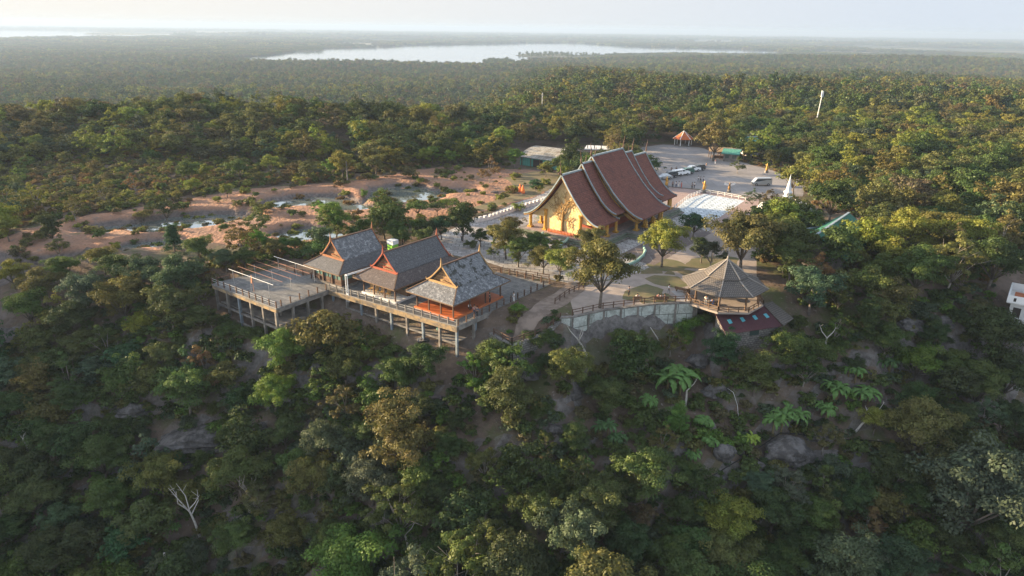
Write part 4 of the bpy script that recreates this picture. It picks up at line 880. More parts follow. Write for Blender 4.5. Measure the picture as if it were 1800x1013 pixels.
# red roofed far pavilion
A = P(1200, 256); t = empty('small_pavilion', (A.x, A.y, 0), 0, 'little hexagonal pavilion with red roof and white ridges beyond the parking lot', 'pavilion')
b = MB(); pyr(b, 3.9, 2.6, .05, 5.3, 6, .1, 0); rr = b.build('roof', M['terracotta'], t)
b = MB()
for i in range(6): a = math.pi*i/3; b.beam((3.9*math.cos(a), 3.9*math.sin(a), 2.66), (0, 0, 5.38), .22, .1)
b.build('hip_cap', M['white'], rr)
for i in range(6): a = math.pi*i/3; b = MB(); b.box(3.1*math.cos(a)-.12, 3.1*math.cos(a)+.12, 3.1*math.sin(a)-.12, 3.1*math.sin(a)+.12, 0, 3.0); b.build('post', M['white'], t)
b = MB(); b.lathe([(3.3, 0), (3.3, .2)], n=6); b.build('floor', M['conc'], t)
A = P(1248, 279); t = empty('open_shelter', (A.x, A.y, 0), -.1, 'rough open shelter with pale thin roof at the back of the parking lot', 'shelter')
b = MB(); b.slab([(-.5, -.5, 2.5), (9.8, -.5, 2.3), (9.2, 4.5, 3.1), (0, 4.5, 3.2)], .1); b.build('roof', M['wood_gold'], t)
for x in (.2, 3.2, 6.2, 9):
    for y in (0, 4): b = MB(); b.box(x-.1, x+.1, y-.1, y+.1, 0, 2.45+y*.15); b.build('post', M['wood_mid'], t)
b = MB(); b.box(1, 8, 1.2, 3, .0, .8); b.build('bench', M['wood_dark'], t)
# lamp mast and utility pole
A = P(1430, 236); t = empty('lamp_mast', (A.x, A.y, gz(A.x, A.y)), 0, 'tall pale mast with two upright panels rising from the wood', 'mast')
b = MB(); b.tube([(0, 0, -1), (.9, 0, 17)], [.26, .16], 8); b.build('pole', M['white'], t); b = MB(); b.box(.50, .78, -.2, .2, 15.0, 17.6); b.build('panel', M['white_clean'], t); b = MB(); b.box(1.02, 1.28, -.2, .2, 15.0, 17.4); b.build('panel', M['white_clean'], t)
A = P(611, 320); t = empty('utility_pole', (A.x, A.y, 0), 0, 'lone concrete utility pole behind the ponds', 'pole'); b = MB(); b.tube([(0, 0, -.5), (0, 0, 5.6)], [.2, .14], 7); b.build('shaft', M['conc'], t); b = MB(); b.beam((-.8, 0, 5.1), (.8, 0, 5.1), .12); b.build('crossarm', M['wood_mid'], t)
A = P(952, 215); t = empty('utility_pole', (A.x, A.y, gz(A.x, A.y)), 0, 'thin pale pole in the wood behind the temple', 'pole'); b = MB(); b.tube([(0, 0, -.5), (0, 0, 13)], [.2, .12], 7); b.build('shaft', M['white'], t); b = MB(); b.beam((-.8, 0, 12.1), (.8, 0, 12.1), .12); b.build('crossarm', M['metal'], t)
# white balcony building at the right edge
A = P(1757, 583, -6); t = empty('balcony_building', (A.x, A.y, -7.0), R(-38), 'white concrete building with red court and balcony on stilts at the right edge', 'building')
b = MB(); b.box(0, 9, 0, 9, 2.6, 2.9); b.build('floor', M['white'], t)
for x in (.3, 3.5, 7):
    for y in (.3, 4.5): b = MB(); b.box(x-.18, x+.18, y-.18, y+.18, -3, 2.6); b.build('stilt', M['conc'], t)
b = MB(); b.box(.4, 9, 2.2, 9, 2.9, 5.6); b.build('wall', M['white'], t)
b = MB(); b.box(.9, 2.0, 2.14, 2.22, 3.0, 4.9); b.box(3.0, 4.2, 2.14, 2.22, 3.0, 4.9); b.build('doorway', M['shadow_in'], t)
b = MB(); b.box(-.2, 9.2, 1.6, 9.2, 5.6, 5.8); b.build('roof_slab', M['white'], t); b = MB(); b.box(.6, 5.5, 2.6, 8, 5.8, 5.84); b.build('roof_court', M['terra_edge'], t)
b = MB()
for (x0, x1, y0, y1) in ((-.25, 0, 1.5, 9.2), (-.25, 9.2, 1.45, 1.65), (5.6, 5.8, 1.7, 9.1), (-.25, 9.2, 9.1, 9.3)): b.box(x0, x1, y0, y1, 5.8, 7.0)
b.box(3.1, 5.5, 5, 7.6, 5.85, 8.0); pa = b.build('parapet', M['white_clean'], t)
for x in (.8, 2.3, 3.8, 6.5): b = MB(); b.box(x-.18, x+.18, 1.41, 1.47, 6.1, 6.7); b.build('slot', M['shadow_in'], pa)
for k in range(9): b = MB(); b.lathe([(.07, 0), (.12, .25), (.05, .55), (.09, .8)], (.3+k*.42, .2, 2.9), 7); b.build('baluster', M['white'], t)
b = MB(); b.box(0, 4.2, .1, .3, 3.7, 3.85); b.build('handrail', M['white'], t)

# stupa
A = P(1380, 372); t = empty('stupa', (A.x, A.y, 0), .3, 'small white bell shaped stupa with a tall pointed spire', 'stupa')
b = MB(); k = 0
for i, (s_, z0, z1) in enumerate(((3.0, 0, .6), (2.5, .6, 1.1), (2.1, 1.1, 1.6))): b.box(-s_, s_, -s_, s_, z0, z1)
b.build('base', M['white'], t)
b = MB(); b.lathe([(1.8, 1.6), (1.75, 1.9), (1.45, 2.0), (1.35, 2.4), (1.15, 3.0), (1.0, 3.5), (1.1, 3.6), (1.1, 3.8), (.8, 3.9)], n=20); b.build('bell', M['white_clean'], t, True)
b = MB(); b.lathe([(.8, 3.9), (.75, 4.5), (1.0, 4.6), (1.0, 4.8), (.6, 4.9), (.55, 5.4), (.42, 6.2), (.28, 7.0), (.12, 8.0), (.02, 8.9)], n=16); b.build('spire', M['white_clean'], t, True)
for k, (px, py, wx, wy, hz_, rz_) in enumerate(((1352, 368, 2.6, 1.8, 1.7, .4), (1398, 366, 3.4, 1.7, 1.6, -.3), (1409, 373, 3.0, 2.2, 1.5, -.5), (1368, 376, 2.0, 1.5, 1.6, .2))):
    A = P(px, py); t = empty('shrine_block', (A.x, A.y, 0), rz_, ['white sloped shrine block left of the white stupa', 'white sloped shrine block right behind the white stupa', 'broad white sloped shrine block right of the white stupa', 'white sloped shrine block in front of the white stupa'][k], 'shrine')
    b = MB(); b.add([(-wx, -wy, 0), (wx, -wy, 0), (wx, wy, 0), (-wx, wy, 0), (-wx*.72, -wy*.5, hz_), (wx*.72, -wy*.5, hz_), (wx*.72, wy*.5, hz_), (-wx*.72, wy*.5, hz_)], [(3, 2, 1, 0), (4, 5, 6, 7), (0, 1, 5, 4), (1, 2, 6, 5), (2, 3, 7, 6), (3, 0, 4, 7)]); b.build('body', M['white_clean'], t)
    b = MB(); b.lathe([(.5, 0), (.45, .3), (.2, .6), (.03, 1.0)], (0, 0, hz_), 10); b.build('cap', M['white_clean'], t)
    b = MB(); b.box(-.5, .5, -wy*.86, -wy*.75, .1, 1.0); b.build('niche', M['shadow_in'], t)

# statues on the plaza
def stele(px, py, label, s_=1.0):
    A = P(px, py); t = empty('statue', (A.x, A.y, 0), 0, label, 'statue', None); t.scale = (s_, s_, s_)
    b = MB(); b.box(-.5, .5, -.5, .5, 0, .6); b.box(-.4, .4, -.4, .4, .6, .8); b.build('plinth', M['conc'], t); b = MB(); b.lathe([(.38, .8), (.42, 1.2), (.3, 1.9), (.34, 2.3), (.2, 2.6), (.24, 2.85), (.05, 3.3)], n=10); b.tube([(-.3, 0, 2.2), (-.6, -.2, 2.6), (-.5, -.2, 3.0)], [.1, .08, .05], 6); b.tube([(.3, 0, 2.2), (.6, -.2, 1.8), (.4, -.3, 1.5)], [.1, .08, .05], 6); b.build('figure', M['gold'], t, True); return t
stele(1237, 339, 'slim golden statue at the corner of the white tiled court'); stele(1171, 331, 'slim golden statue near the line of standing visitors'); stele(1347, 304, 'small golden statue under the trees behind the minivan', .9)
A = P(1281, 338); t = empty('statue', (A.x, A.y, 0), 0, 'winged dark bird figure with spread wings on the plaza', 'statue'); b = MB(); b.lathe([(.6, 0), (.5, .6), (.4, .7)], n=10); b.build('plinth', M['conc'], t); b = MB(); b.lathe([(.3, .7), (.35, 1.3), (.2, 1.9), (.22, 2.2), (.04, 2.6)], n=9); b.build('figure', M['gold_dark'], t, True)
for s_ in (-1, 1): b = MB(); b.slab([(0, .05, 1.7), (s_*1.5, .1, 2.1), (s_*1.35, .1, 2.6), (s_*.5, .05, 2.2)], .08); b.build('wing', M['cl_white'], t)
for k, (px, py) in enumerate(((914, 339), (919, 341))):
    A = P(px, py); t = empty('draped_figure', (A.x, A.y, 0), 0, ['left of two orange draped figures by the red clearing', 'right of two orange draped figures by the red clearing'][k], 'statue'); b = MB(); b.lathe([(.6, 0), (.5, .8), (.35, 1.5), (.2, 1.8), (.22, 2.0), (.05, 2.3)], n=10); b.build('robe', M['orange_cone'], t, True); b = MB(); b.lathe([(.8, 0), (.8, .2)], n=10); b.build('plinth', M['conc'], t)

# ------------------------------------------------------------------ vehicles
def wheel(t, x, y, r_=.34):
    b = MB(); b.tube([(x, y-.11, r_), (x, y+.11, r_)], r_, 14); w_ = b.build('wheel', M['tyre'], t); b = MB(); b.tube([(x, y-.12, r_), (x, y+.12, r_)], r_*.55, 10); b.build('rim', M['rim'], w_)
def extr(b, prof, y0, y1, mi=0, inset=0):
    n = len(prof); vs = [(x, y0+inset*(z > 1.0), z) for x, z in prof]+[(x, y1-inset*(z > 1.0), z) for x, z in prof]; b.add(vs, [tuple(range(n)), tuple(range(n, 2*n))[::-1]]+[(i, n+i, n+(i+1) % n, (i+1) % n) for i in range(n)], mi)
def car(px, py, kind, col, rz, label, z=0.0, cat='car', group=None):
    A = P(px, py); t = empty('parked_car' if kind != 'van' else 'minivan', (A.x, A.y, .012), rz, label, cat, group); b = MB()
    if kind == 'van':
        L_, W_ = 5.2, .93; body = [(-2.6, .35), (2.55, .35), (2.62, .9), (2.35, 1.15), (1.75, 1.95), (1.5, 2.1), (-2.4, 2.15), (-2.6, 1.9)]; glass = [(-2.3, 1.25), (2.12, 1.2), (1.68, 1.85), (-2.3, 1.9)]; wh = (1.75, -1.6)
    elif kind == 'pickup':
        L_, W_ = 5.2, .92; body = [(-2.6, .45), (2.55, .45), (2.6, 1.0), (1.3, 1.15), (.65, 1.72), (-.7, 1.75), (-.95, 1.15), (-2.6, 1.12)]; glass = [(-.68, 1.2), (1.08, 1.18), (.58, 1.64), (-.6, 1.66)]; wh = (1.6, -1.65)
    elif kind == 'suv':
        L_, W_ = 4.7, .92; body = [(-2.3, .4), (2.3, .4), (2.35, 1.0), (1.2, 1.15), (.5, 1.7), (-1.9, 1.75), (-2.3, 1.2)]; glass = [(-2.0, 1.2), (1.0, 1.18), (.45, 1.62), (-1.75, 1.66)]; wh = (1.45, -1.45)
    else:
        L_, W_ = 4.5, .88; body = [(-2.2, .3), (2.2, .3), (2.25, .8), (1.1, .95), (.4, 1.42), (-1.1, 1.42), (-1.8, .98), (-2.25, .92)]; glass = [(-1.6, 1.0), (.95, .98), (.38, 1.36), (-1.05, 1.36)]; wh = (1.35, -1.35)
    extr(b, body, -W_, W_, 0, .12); bd = b.build('body', M[col], t)
    b = MB(); extr(b, glass, -W_-.012+.10, W_+.012-.10, 0, 0); gl = b.build('side_windows', M['carglass'], t)
    zf = [q for q in body if q[1] > .85]; i = next(i for i, q in enumerate(body) if q[0] > 0 and body[i+1][1]-q[1] > .4); (xa, za), (xb, zb) = body[i], body[i+1]
    b = MB(); e = .03; b.slab([(xa+e, -W_*.82, za+.06), (xa+e, W_*.82, za+.06), (xb+e+.02, W_*.78, zb-.02), (xb+e+.02, -W_*.78, zb-.02)], .03); b.build('windscreen', M['carglass'], t)
    for x in wh:
        for y in (-W_+.06, W_-.06): wheel(t, x, y, .37 if kind != 'sedan' else .32)
    fx = max(q[0] for q in body); rx = min(q[0] for q in body)
    for y in (-W_*.72, W_*.72): b = MB(); b.box(fx-.10, fx+.02, y-.15, y+.15, .68, .86); b.build('headlight', M['lamp'], t); b = MB(); b.box(rx-.02, rx+.08, y-.12, y+.12, .75, 1.0); b.build('tail_light', M['lamp_red'], t)
    return t
CY_ = R(200)
for k, (px, py, kd, cl, lb) in enumerate(((1168, 315, 'sedan', 'car_silver', 'low silver sedan, nearest of the parked row'), (1177, 312, 'suv', 'car_dark', 'black car behind the silver sedan in the parked row'), (1186, 309.5, 'suv', 'car_white', 'white off-road car, third from the near end of the parked row'), (1197, 308, 'pickup', 'car_white', 'white pickup in the middle of the parked row'),
        (1206, 305.5, 'suv', 'car_green', 'dark green car in the far half of the parked row'), (1216, 301.5, 'pickup', 'car_white', 'white pickup with open bed near the far end of the parked row'), (1226, 299.5, 'suv', 'car_dark', 'dark car, farthest of the parked row'))):
    car(px, py, kd, cl, CY_, lb, group='cars parked in a row')
car(1338, 326, 'van', 'car_silver', R(183), 'silver minivan standing alone on the parking lot', cat='van')

# ------------------------------------------------------------------ people
def skinned(name, verts, edges, m, parent=None, lv=1):
    me = bpy.data.meshes.new(name); me.from_pydata([v[:3] for v in verts], edges, []); o = bpy.data.objects.new(name, me); C.objects.link(o)
    md = o.modifiers.new('s', 'SKIN'); 
    for i, v in enumerate(verts): me.skin_vertices[0].data[i].radius = (v[3], v[4] if len(v) > 4 else v[3])
    me.skin_vertices[0].data[0].use_root = True
    ss = o.modifiers.new('u', 'SUBSURF'); ss.levels = lv; ss.render_levels = lv
    dg = bpy.context.evaluated_depsgraph_get(); nm = bpy.data.meshes.new_from_object(o.evaluated_get(dg)); nm.name = name
    o.modifiers.clear(); o.data = nm; nm.materials.clear(); nm.materials.append(m); nm.polygons.foreach_set('use_smooth', [True]*len(nm.polygons))
    if parent: o.parent = parent
    return o
POSE = {}
def posemesh(pose):
    if pose in POSE: return POSE[pose]
    if pose == 'sit': hz_ = .48; kn = (.46, -.02); ft = (.48, -.42); 
    z = .93 if pose != 'sit' else .50; d = z-.93
    st = {'stand': .0, 'walk': .22, 'sit': 0}[pose]
    body = [(0, 0, z, .125, .10), (0, .0, 1.15+d, .12, .10), (0, .0, 1.36+d, .15, .10), (0, 0, 1.48+d, .055), (0, -.02, 1.58+d, .085, .095), (0, -.02, 1.70+d, .075, .085)]
    edges = [(0, 1), (1, 2), (2, 3), (3, 4), (4, 5)]
    for s_ in (-1, 1):
        n = len(body)
        if pose == 'sit': leg = [(s_*.11, 0, z-.04, .09), (s_*.13, -.44, .52, .07), (s_*.13, -.46, .12, .045), (s_*.13, -.62, .05, .04)]; arm = [(s_*.21, 0, 1.38+d, .055), (s_*.25, -.08, 1.10+d, .042), (s_*.16, -.30, 1.02+d, .033), (s_*.13, -.38, 1.0+d, .028)]
        else: leg = [(s_*.10, 0, z-.06, .09), (s_*.11, -s_*st*.6-.02, .50, .065), (s_*.11, -s_*st*.4, .10, .042), (s_*.12, -s_*st*.4-.14, .04, .04)]; arm = [(s_*.21, 0, 1.38, .055), (s_*.26, s_*st*.5, 1.12, .042), (s_*.25, s_*st-.08, .88, .032), (s_*.24, s_*st-.12, .78, .028)]
        body += leg; edges += [(0, n), (n, n+1), (n+1, n+2), (n+2, n+3)]; n = len(body); body += arm; edges += [(2, n), (n, n+1), (n+1, n+2), (n+2, n+3)]
    POSE[pose] = (body, edges); return POSE[pose]
PMESH = {}
def person(px, py, z, pose, top, legs, label, rz=0.0, hat=None):
    A = P(px, py, z); key = (pose, top, legs); bv, be = posemesh(pose)
    o = skinned('person', bv, be, M['skin']) if pose not in PMESH else bpy.data.objects.new('person', PMESH[pose])
    if pose in PMESH: C.objects.link(o)
    else: PMESH[pose] = o.data
    o.location = (A.x, A.y, z); o.rotation_euler = (0, 0, rz); tag(o, label, 'person')
    dz = 0 if pose != 'sit' else -.43
    gr = .018
    k1 = ('t', pose, top)
    if k1 not in PMESH:
        tv = [(*bv[0][:2], bv[0][2]+.03, bv[0][3]+gr+.01, bv[0][4]+gr), (*bv[1][:3], bv[1][3]+gr, bv[1][4]+gr), (*bv[2][:3], bv[2][3]+gr, bv[2][4]+gr)]; te = [(0, 1), (1, 2)]
        for s_ in (0, 1):
            a = 6+8*s_+4; n = len(tv); tv += [(*bv[a][:3], bv[a][3]+gr), (*bv[a+1][:3], bv[a+1][3]+gr)]; te += [(2, n), (n, n+1)]
        c_ = skinned('shirt', tv, te, M[top], o); PMESH[k1] = c_.data
    else: c_ = bpy.data.objects.new('shirt', PMESH[k1]); C.objects.link(c_); c_.parent = o
    k2 = ('l', pose, legs)
    if k2 not in PMESH:
        tv = [(*bv[0][:3], bv[0][3]+.012, bv[0][4]+.012)]; te = []
        for s_ in (0, 1):
            a = 6+8*s_; n = len(tv); tv += [(*bv[a+i][:3], bv[a+i][3]+gr) for i in range(3)]; te += [(0, n), (n, n+1), (n+1, n+2)]
        c_ = skinned('trousers', tv, te, M[legs], o); PMESH[k2] = c_.data
    else: c_ = bpy.data.objects.new('trousers', PMESH[k2]); C.objects.link(c_); c_.parent = o
    b = MB(); zz = 1.66+dz
    b.lathe([(.05, -.12), (.095, -.06), (.108, .02), (.085, .09), (.03, .125)], (0, .012, zz), 10); b.build('hair', M['hair'], o, True)
    return o
for a in ((903, 531, .08, 'stand', 'cl_white', 'cl_white', 'person in white standing alone at the right deck railing', 2.0), (861, 533, .385, 'stand', 'cl_black', 'cl_black', 'person in black standing at the edge of the orange floor', 1.2),
          (825, 546, .0, 'sit', 'cl_white', 'cl_black', 'person in white sitting on the edge of the orange floor', .9), (834, 555, .08, 'stand', 'cl_pink', 'cl_denim', 'person in a pink top standing by the front right deck railing', .4), (838.5, 557, .08, 'stand', 'cl_denim', 'cl_black', 'person in dark blue beside the one in pink at the deck railing', -.5),
          (1120, 529, .0, 'sit', 'cl_white', 'cl_grey', 'person in white sitting at the garden railing', 3.0), (1157, 529, .0, 'sit', 'cl_pink', 'cl_black', 'left of three people sitting together on the garden bench', 3.1), (1162, 529.5, .0, 'sit', 'cl_white', 'cl_denim', 'middle of three people sitting together on the garden bench', 3.1),
          (1167.5, 529.5, .0, 'sit', 'cl_black', 'cl_black', 'right of three people sitting together on the garden bench', 3.1), (1175, 517, .01, 'walk', 'cl_white', 'cl_grey', 'person in white walking on the garden path', .9), (1240, 537, .1, 'stand', 'cl_white', 'cl_grey', 'person in white at the railing of the octagonal pavilion', 2.7),
          (1251, 538, .0, 'sit', 'cl_blue', 'cl_blue', 'person in blue sitting in the octagonal pavilion', 2.7), (1105, 521, .0, 'stand', 'cl_grey', 'cl_black', 'person in grey at the left end of the garden railing', 1.0),
          (1180, 304, 0, 'stand', 'cl_black', 'cl_black', 'left of two people in black behind the parked cars', 0), (1188.5, 303.5, 0, 'stand', 'cl_black', 'cl_denim', 'right of two people in black behind the parked cars', 0),
          (1227, 320, 0, 'walk', 'cl_white', 'cl_grey', 'left of three people crossing the parking lot', 1), (1231, 320.5, 0, 'walk', 'cl_grey', 'cl_black', 'middle of three people crossing the parking lot', 1), (1236, 321, 0, 'walk', 'cl_white', 'cl_denim', 'right of three people crossing the parking lot', 1),
          (1182, 329.5, 0, 'stand', 'cl_grey', 'cl_black', 'person in grey at the left of the visitors on the plaza', 0), (1188, 330, 0, 'stand', 'cl_white', 'cl_denim', 'person in white and jeans among the visitors on the plaza', .6), (1193, 330, 0, 'stand', 'cl_white', 'cl_white', 'person all in white among the visitors on the plaza', 2), (1197.5, 330.5, 0, 'stand', 'cl_red', 'cl_red', 'person in red at the right of the visitors on the plaza', 1),
          (1216, 332, 0, 'walk', 'cl_black', 'cl_black', 'person in black walking towards the white tiled court', 1), (1220, 331.5, 0, 'walk', 'cl_white', 'cl_black', 'person in a white top walking towards the white tiled court', 2), (1257, 289, 0, 'stand', 'cl_pink', 'cl_white', 'distant person in pink by the open shelter', 2),
          (1241, 296, 0, 'stand', 'cl_black', 'cl_denim', 'distant person in black beyond the parked cars', 2), (974, 418, 0, 'stand', 'cl_red', 'cl_red', 'person in red before the temple front', 0), (983, 421, 0, 'stand', 'yellow', 'yellow', 'person in yellow before the temple front', 0), (812, 424, 0, 'walk', 'cl_white', 'cl_denim', 'person in white walking behind the wooden houses', 0)):
    person(*a)
# benches under the seated people
def bench(px, py, label, L_=2.2, rz=0.0):
    A = P(px, py, 0); t = empty('garden_bench', (A.x, A.y, .006), rz, label, 'bench'); b = MB(); b.box(-L_/2, L_/2, -.2, .2, .36, .42); b.build('seat', M['wood_mid'], t)
    for s_ in (-1, 1): b = MB(); b.box(s_*L_*.4-.06, s_*L_*.4+.06, -.18, .18, 0, .36); b.build('leg', M['wood_mid'], t)
    b = MB(); b.box(-L_/2, L_/2, -.28, -.22, .42, .85); b.build('backrest', M['wood_mid'], t)
bench(1162, 529.4, 'wooden bench with three people at the garden railing', 2.2, 0); bench(1120, 529, 'wooden bench with one person at the garden railing', 1.4); bench(1200, 514, 'empty wooden bench near the octagonal pavilion', 2.6, -.6); bench(1252, 537, 'bench inside the octagonal pavilion', 1.6, 0.3)

# ------------------------------------------------------------------ rocks, snags, banana plants
def boulder(px, py, wpx, hr, label, seed, m='rock', flatc=1.0, strat=0.0, rz=0.0, sink=.35, dep=.8):
    q = solve(px, py, wpx*8, 0.0) 
    x, y, _s = q; dd = Q(x, y, gz(x, y))[2]; w_ = wpx*dd/FPX/2; bm = bmesh.new(); bmesh.ops.create_icosphere(bm, subdivisions=4, radius=1.0); r__ = random.Random(seed); off = Vector((r__.uniform(0, 50), r__.uniform(0, 50), r__.uniform(0, 50)))
    from mathutils import noise as mn
    planes = [(Vector((r__.gauss(0, 1), r__.gauss(0, 1), r__.gauss(0, .8))).normalized(), r__.uniform(.48, .82)) for _ in range(14)]
    for v in bm.verts:
        c_ = v.co.normalized(); k = 1.0
        for n_, d_ in planes:
            dp_ = c_.dot(n_)
            if dp_ > 1e-3: k = min(k, d_/dp_)
        c2 = c_*k; c2 = c2*(1+.10*mn.noise(c_*1.7+off)+.09*mn.noise(c_*4+off)+.05*mn.noise(c_*10+off))
        z = c2.z
        if strat: ln = math.sin(z*strat*9+mn.noise(c_*2+off)*1.5); f_ = 1+.06*ln; c2.x *= f_; c2.y *= f_
        v.co = (c2.x*w_*1.15, c2.y*w_*dep, c2.z*w_*hr)
    me = bpy.data.meshes.new('boulder'); bm.to_mesh(me); bm.free(); me.materials.append(M[m]); o = bpy.data.objects.new('boulder', me); C.objects.link(o); o.location = (x, y, gz(x, y)+w_*hr*(1-sink)*.2); o.rotation_euler = (0, 0, rz); tag(o, label, 'rock'); return o
for i, a in enumerate(((1383, 806, 108, .62, 'largest grey boulder, a broad slab leaning in the bottom right rocks', 'rock', 0), (1271, 806, 46, .95, 'pointed pale grey boulder left of the largest boulder', 'rock', 0), (1300, 798, 20, .8, 'small angular rock wedged between the two big boulders', 'rock', 0), (1322, 822, 42, .5, 'low flat rock below the two big boulders', 'rock', 0),
        (1272, 843, 34, .5, 'rounded dark rock under the pointed boulder', 'rock', 0), (1440, 770, 70, .4, 'grey rock shelf above the largest boulder', 'rock', 1), (1265, 690, 60, .4, 'smooth rock face between the banana clumps', 'rock', 1), (1225, 640, 50, .6, 'grey rock under the left of the garden slope', 'rock', 1),
        (345, 772, 130, .42, 'long layered cliff rock on the left slope', 'rock', 1.5), (240, 728, 78, .5, 'layered ledge rock above the long cliff rock', 'rock', 1.5), (325, 815, 60, .3, 'flat slab under the long layered cliff rock', 'rock', 1.5), (460, 762, 30, 1.1, 'upright pale boulder alone on the left slope', 'rock', 0), (60, 748, 60, .4, 'low ledge rock near the left edge', 'rock', 1.5),
        (930, 662, 60, .6, 'brown cracked rock below the stone corner', 'rock', 1.2), (910, 650, 30, .6, 'dark jagged rock below the stone corner', 'rock_dark', 0), (560, 655, 46, .7, 'grey rock in the gully under the deck', 'rock', 1), (640, 606, 40, .4, 'weedy rock below the deck posts', 'rock', 0), (745, 600, 26, .5, 'small rock against the deck posts', 'rock', 0), (762, 705, 40, .5, 'dark shaded rock in the middle of the slope', 'rock_dark', 1),
        (1560, 590, 52, .5, 'left rock of the right ledge', 'rock', 1.3), (1600, 575, 70, .5, 'broad middle rock of the right ledge', 'rock', 1.3), (1655, 572, 40, .7, 'upright right rock of the right ledge', 'rock', 1), (1670, 555, 36, .6, 'black rock on top of the right ledge', 'rock_dark', 0), (1425, 607, 26, .6, 'small grey rock beside the forked white snag', 'rock', 0), (1520, 660, 34, .5, 'shaded rock under the right ledge', 'rock', 1),
        (980, 760, 30, .6, 'rock in the gully left of the dark banana clump', 'rock', 0), (1010, 700, 30, .5, 'small rock high in the middle gully', 'rock', 0), (870, 340, 20, .4, 'little red earth mound by the clearing', 'rock_dark', 0), (700, 880, 10, .5, 'tiny rock low on the slope', 'rock', 0))):
    boulder(a[0], a[1], a[2], a[3], a[4], 40+i, a[5], strat=a[6])
for k in range(9): boulder(408+k*9, 434-k*.7, 11, .8, ['first', 'second', 'third', 'fourth', 'fifth', 'sixth', 'seventh', 'eighth', 'ninth'][k]+' dark clod from the left in the row of spoil by the clearing', 200+k, 'rock_dark')['group'] = 'dark spoil clods'

def snag(px, py, hpx, label, seed, forks=4, lean=(0, 0), m='snag', name='dead_tree', thick=1.0):
    x, y, _ = solve(px, py, 8, 0.0); dd = Q(x, y, gz(x, y))[2]; H_ = hpx*dd/FPX*1.25; r__ = random.Random(seed); t = empty(name, (x, y, gz(x, y)), 0, label, 'dead tree'); b = MB()
    top = Vector((lean[0]*H_, lean[1]*H_, H_*.62)); b.tube([(0, 0, -.6), top*.5+Vector((r__.uniform(-.1, .1), 0, 0)), top], [.20*thick, .15*thick, .11*thick], 8); b.build('trunk', M[m], t)
    for k in range(forks):
        a = r__.uniform(0, 6.28) if forks > 2 else k*math.pi+.2; s0 = top.lerp(top*.5, r__.uniform(0, .6)) if forks > 2 else top; l_ = H_*r__.uniform(.3, .5); p1 = s0+Vector((math.cos(a)*l_*.5, math.sin(a)*l_*.3, l_*.55)); p2 = p1+Vector((math.cos(a+.5)*l_*.35, .1, l_*.55)); b = MB(); b.tube([s0, p1, p2], [.09*thick, .06*thick, .02], 6)
        for q in range(2): e = p1.lerp(p2, r__.uniform(.1, .8)); b.tube([e, e+Vector((r__.gauss(0, .5), r__.gauss(0, .3), r__.uniform(.1, .7)))*l_*.4], [.035*thick, .01], 5)
        b.build('branch', M[m], t)
snag(55, 812, 45, 'bleached forked snag near the left edge', 1, 4); snag(352, 944, 75, 'pale forked dead tree at the bottom left', 2, 5, (-.12, 0)); snag(298, 1010, 60, 'bare white leaning trunk at the bottom edge', 3, 0, (-.02, 0), thick=1.2); snag(1447, 628, 46, 'slim white forked dead tree under the annex shed', 4, 2); snag(1036, 630, 50, 'leaning grey dead tree below the retaining wall', 5, 3, (-.4, 0))
snag(1204, 715, 40, 'broken pale stump beside the big banana clump', 6, 1); snag(1168, 614, 48, 'thin dead pole leaning below the garden wall', 7, 0, (-.45, .1), thick=.6); snag(1500, 760, 40, 'curved dead branch above the bottom right wood', 8, 2, (.5, 0)); snag(440, 905, 70, 'twiggy bare tree in the bottom left wood', 9, 6, m='pale_bark'); snag(720, 975, 50, 'grey bare trunk showing at the bottom', 10, 1, (-.1, 0))
for (pp, nm, lb, mm, rr) in (([(1278, 688), (1288, 698), (1295, 720), (1297, 744)], 'hose', 'thin white hose hanging down the rock face', 'white', .03), ([(1240, 850), (1290, 820), (1330, 795), (1370, 770), (1400, 770), (1440, 778), (1550, 782)], 'pipe', 'black pipe running over the largest boulder', 'black', .07), ([(1325, 808), (1350, 828), (1385, 838)], 'pipe', 'short black pipe below the largest boulder', 'black', .07)):
    b = MB(); q = [solve(a, c_, 8, 0.0) for a, c_ in pp]; b.tube([(u[0], u[1], gz(u[0], u[1])+.5) for u in q], rr, 6); tag(b.build(nm, M[mm], None, True), lb, nm)
u = solve(1299, 742, 8, 0.0); b = MB(); b.lathe([(.2, 0), (.26, .2), (.24, .5)], (0, 0, 0), 10); t = b.build('bucket', M['blue_plastic']); t.location = (u[0], u[1], gz(u[0], u[1])+.1); tag(t, 'small blue plastic bucket at the end of the hose', 'bucket')

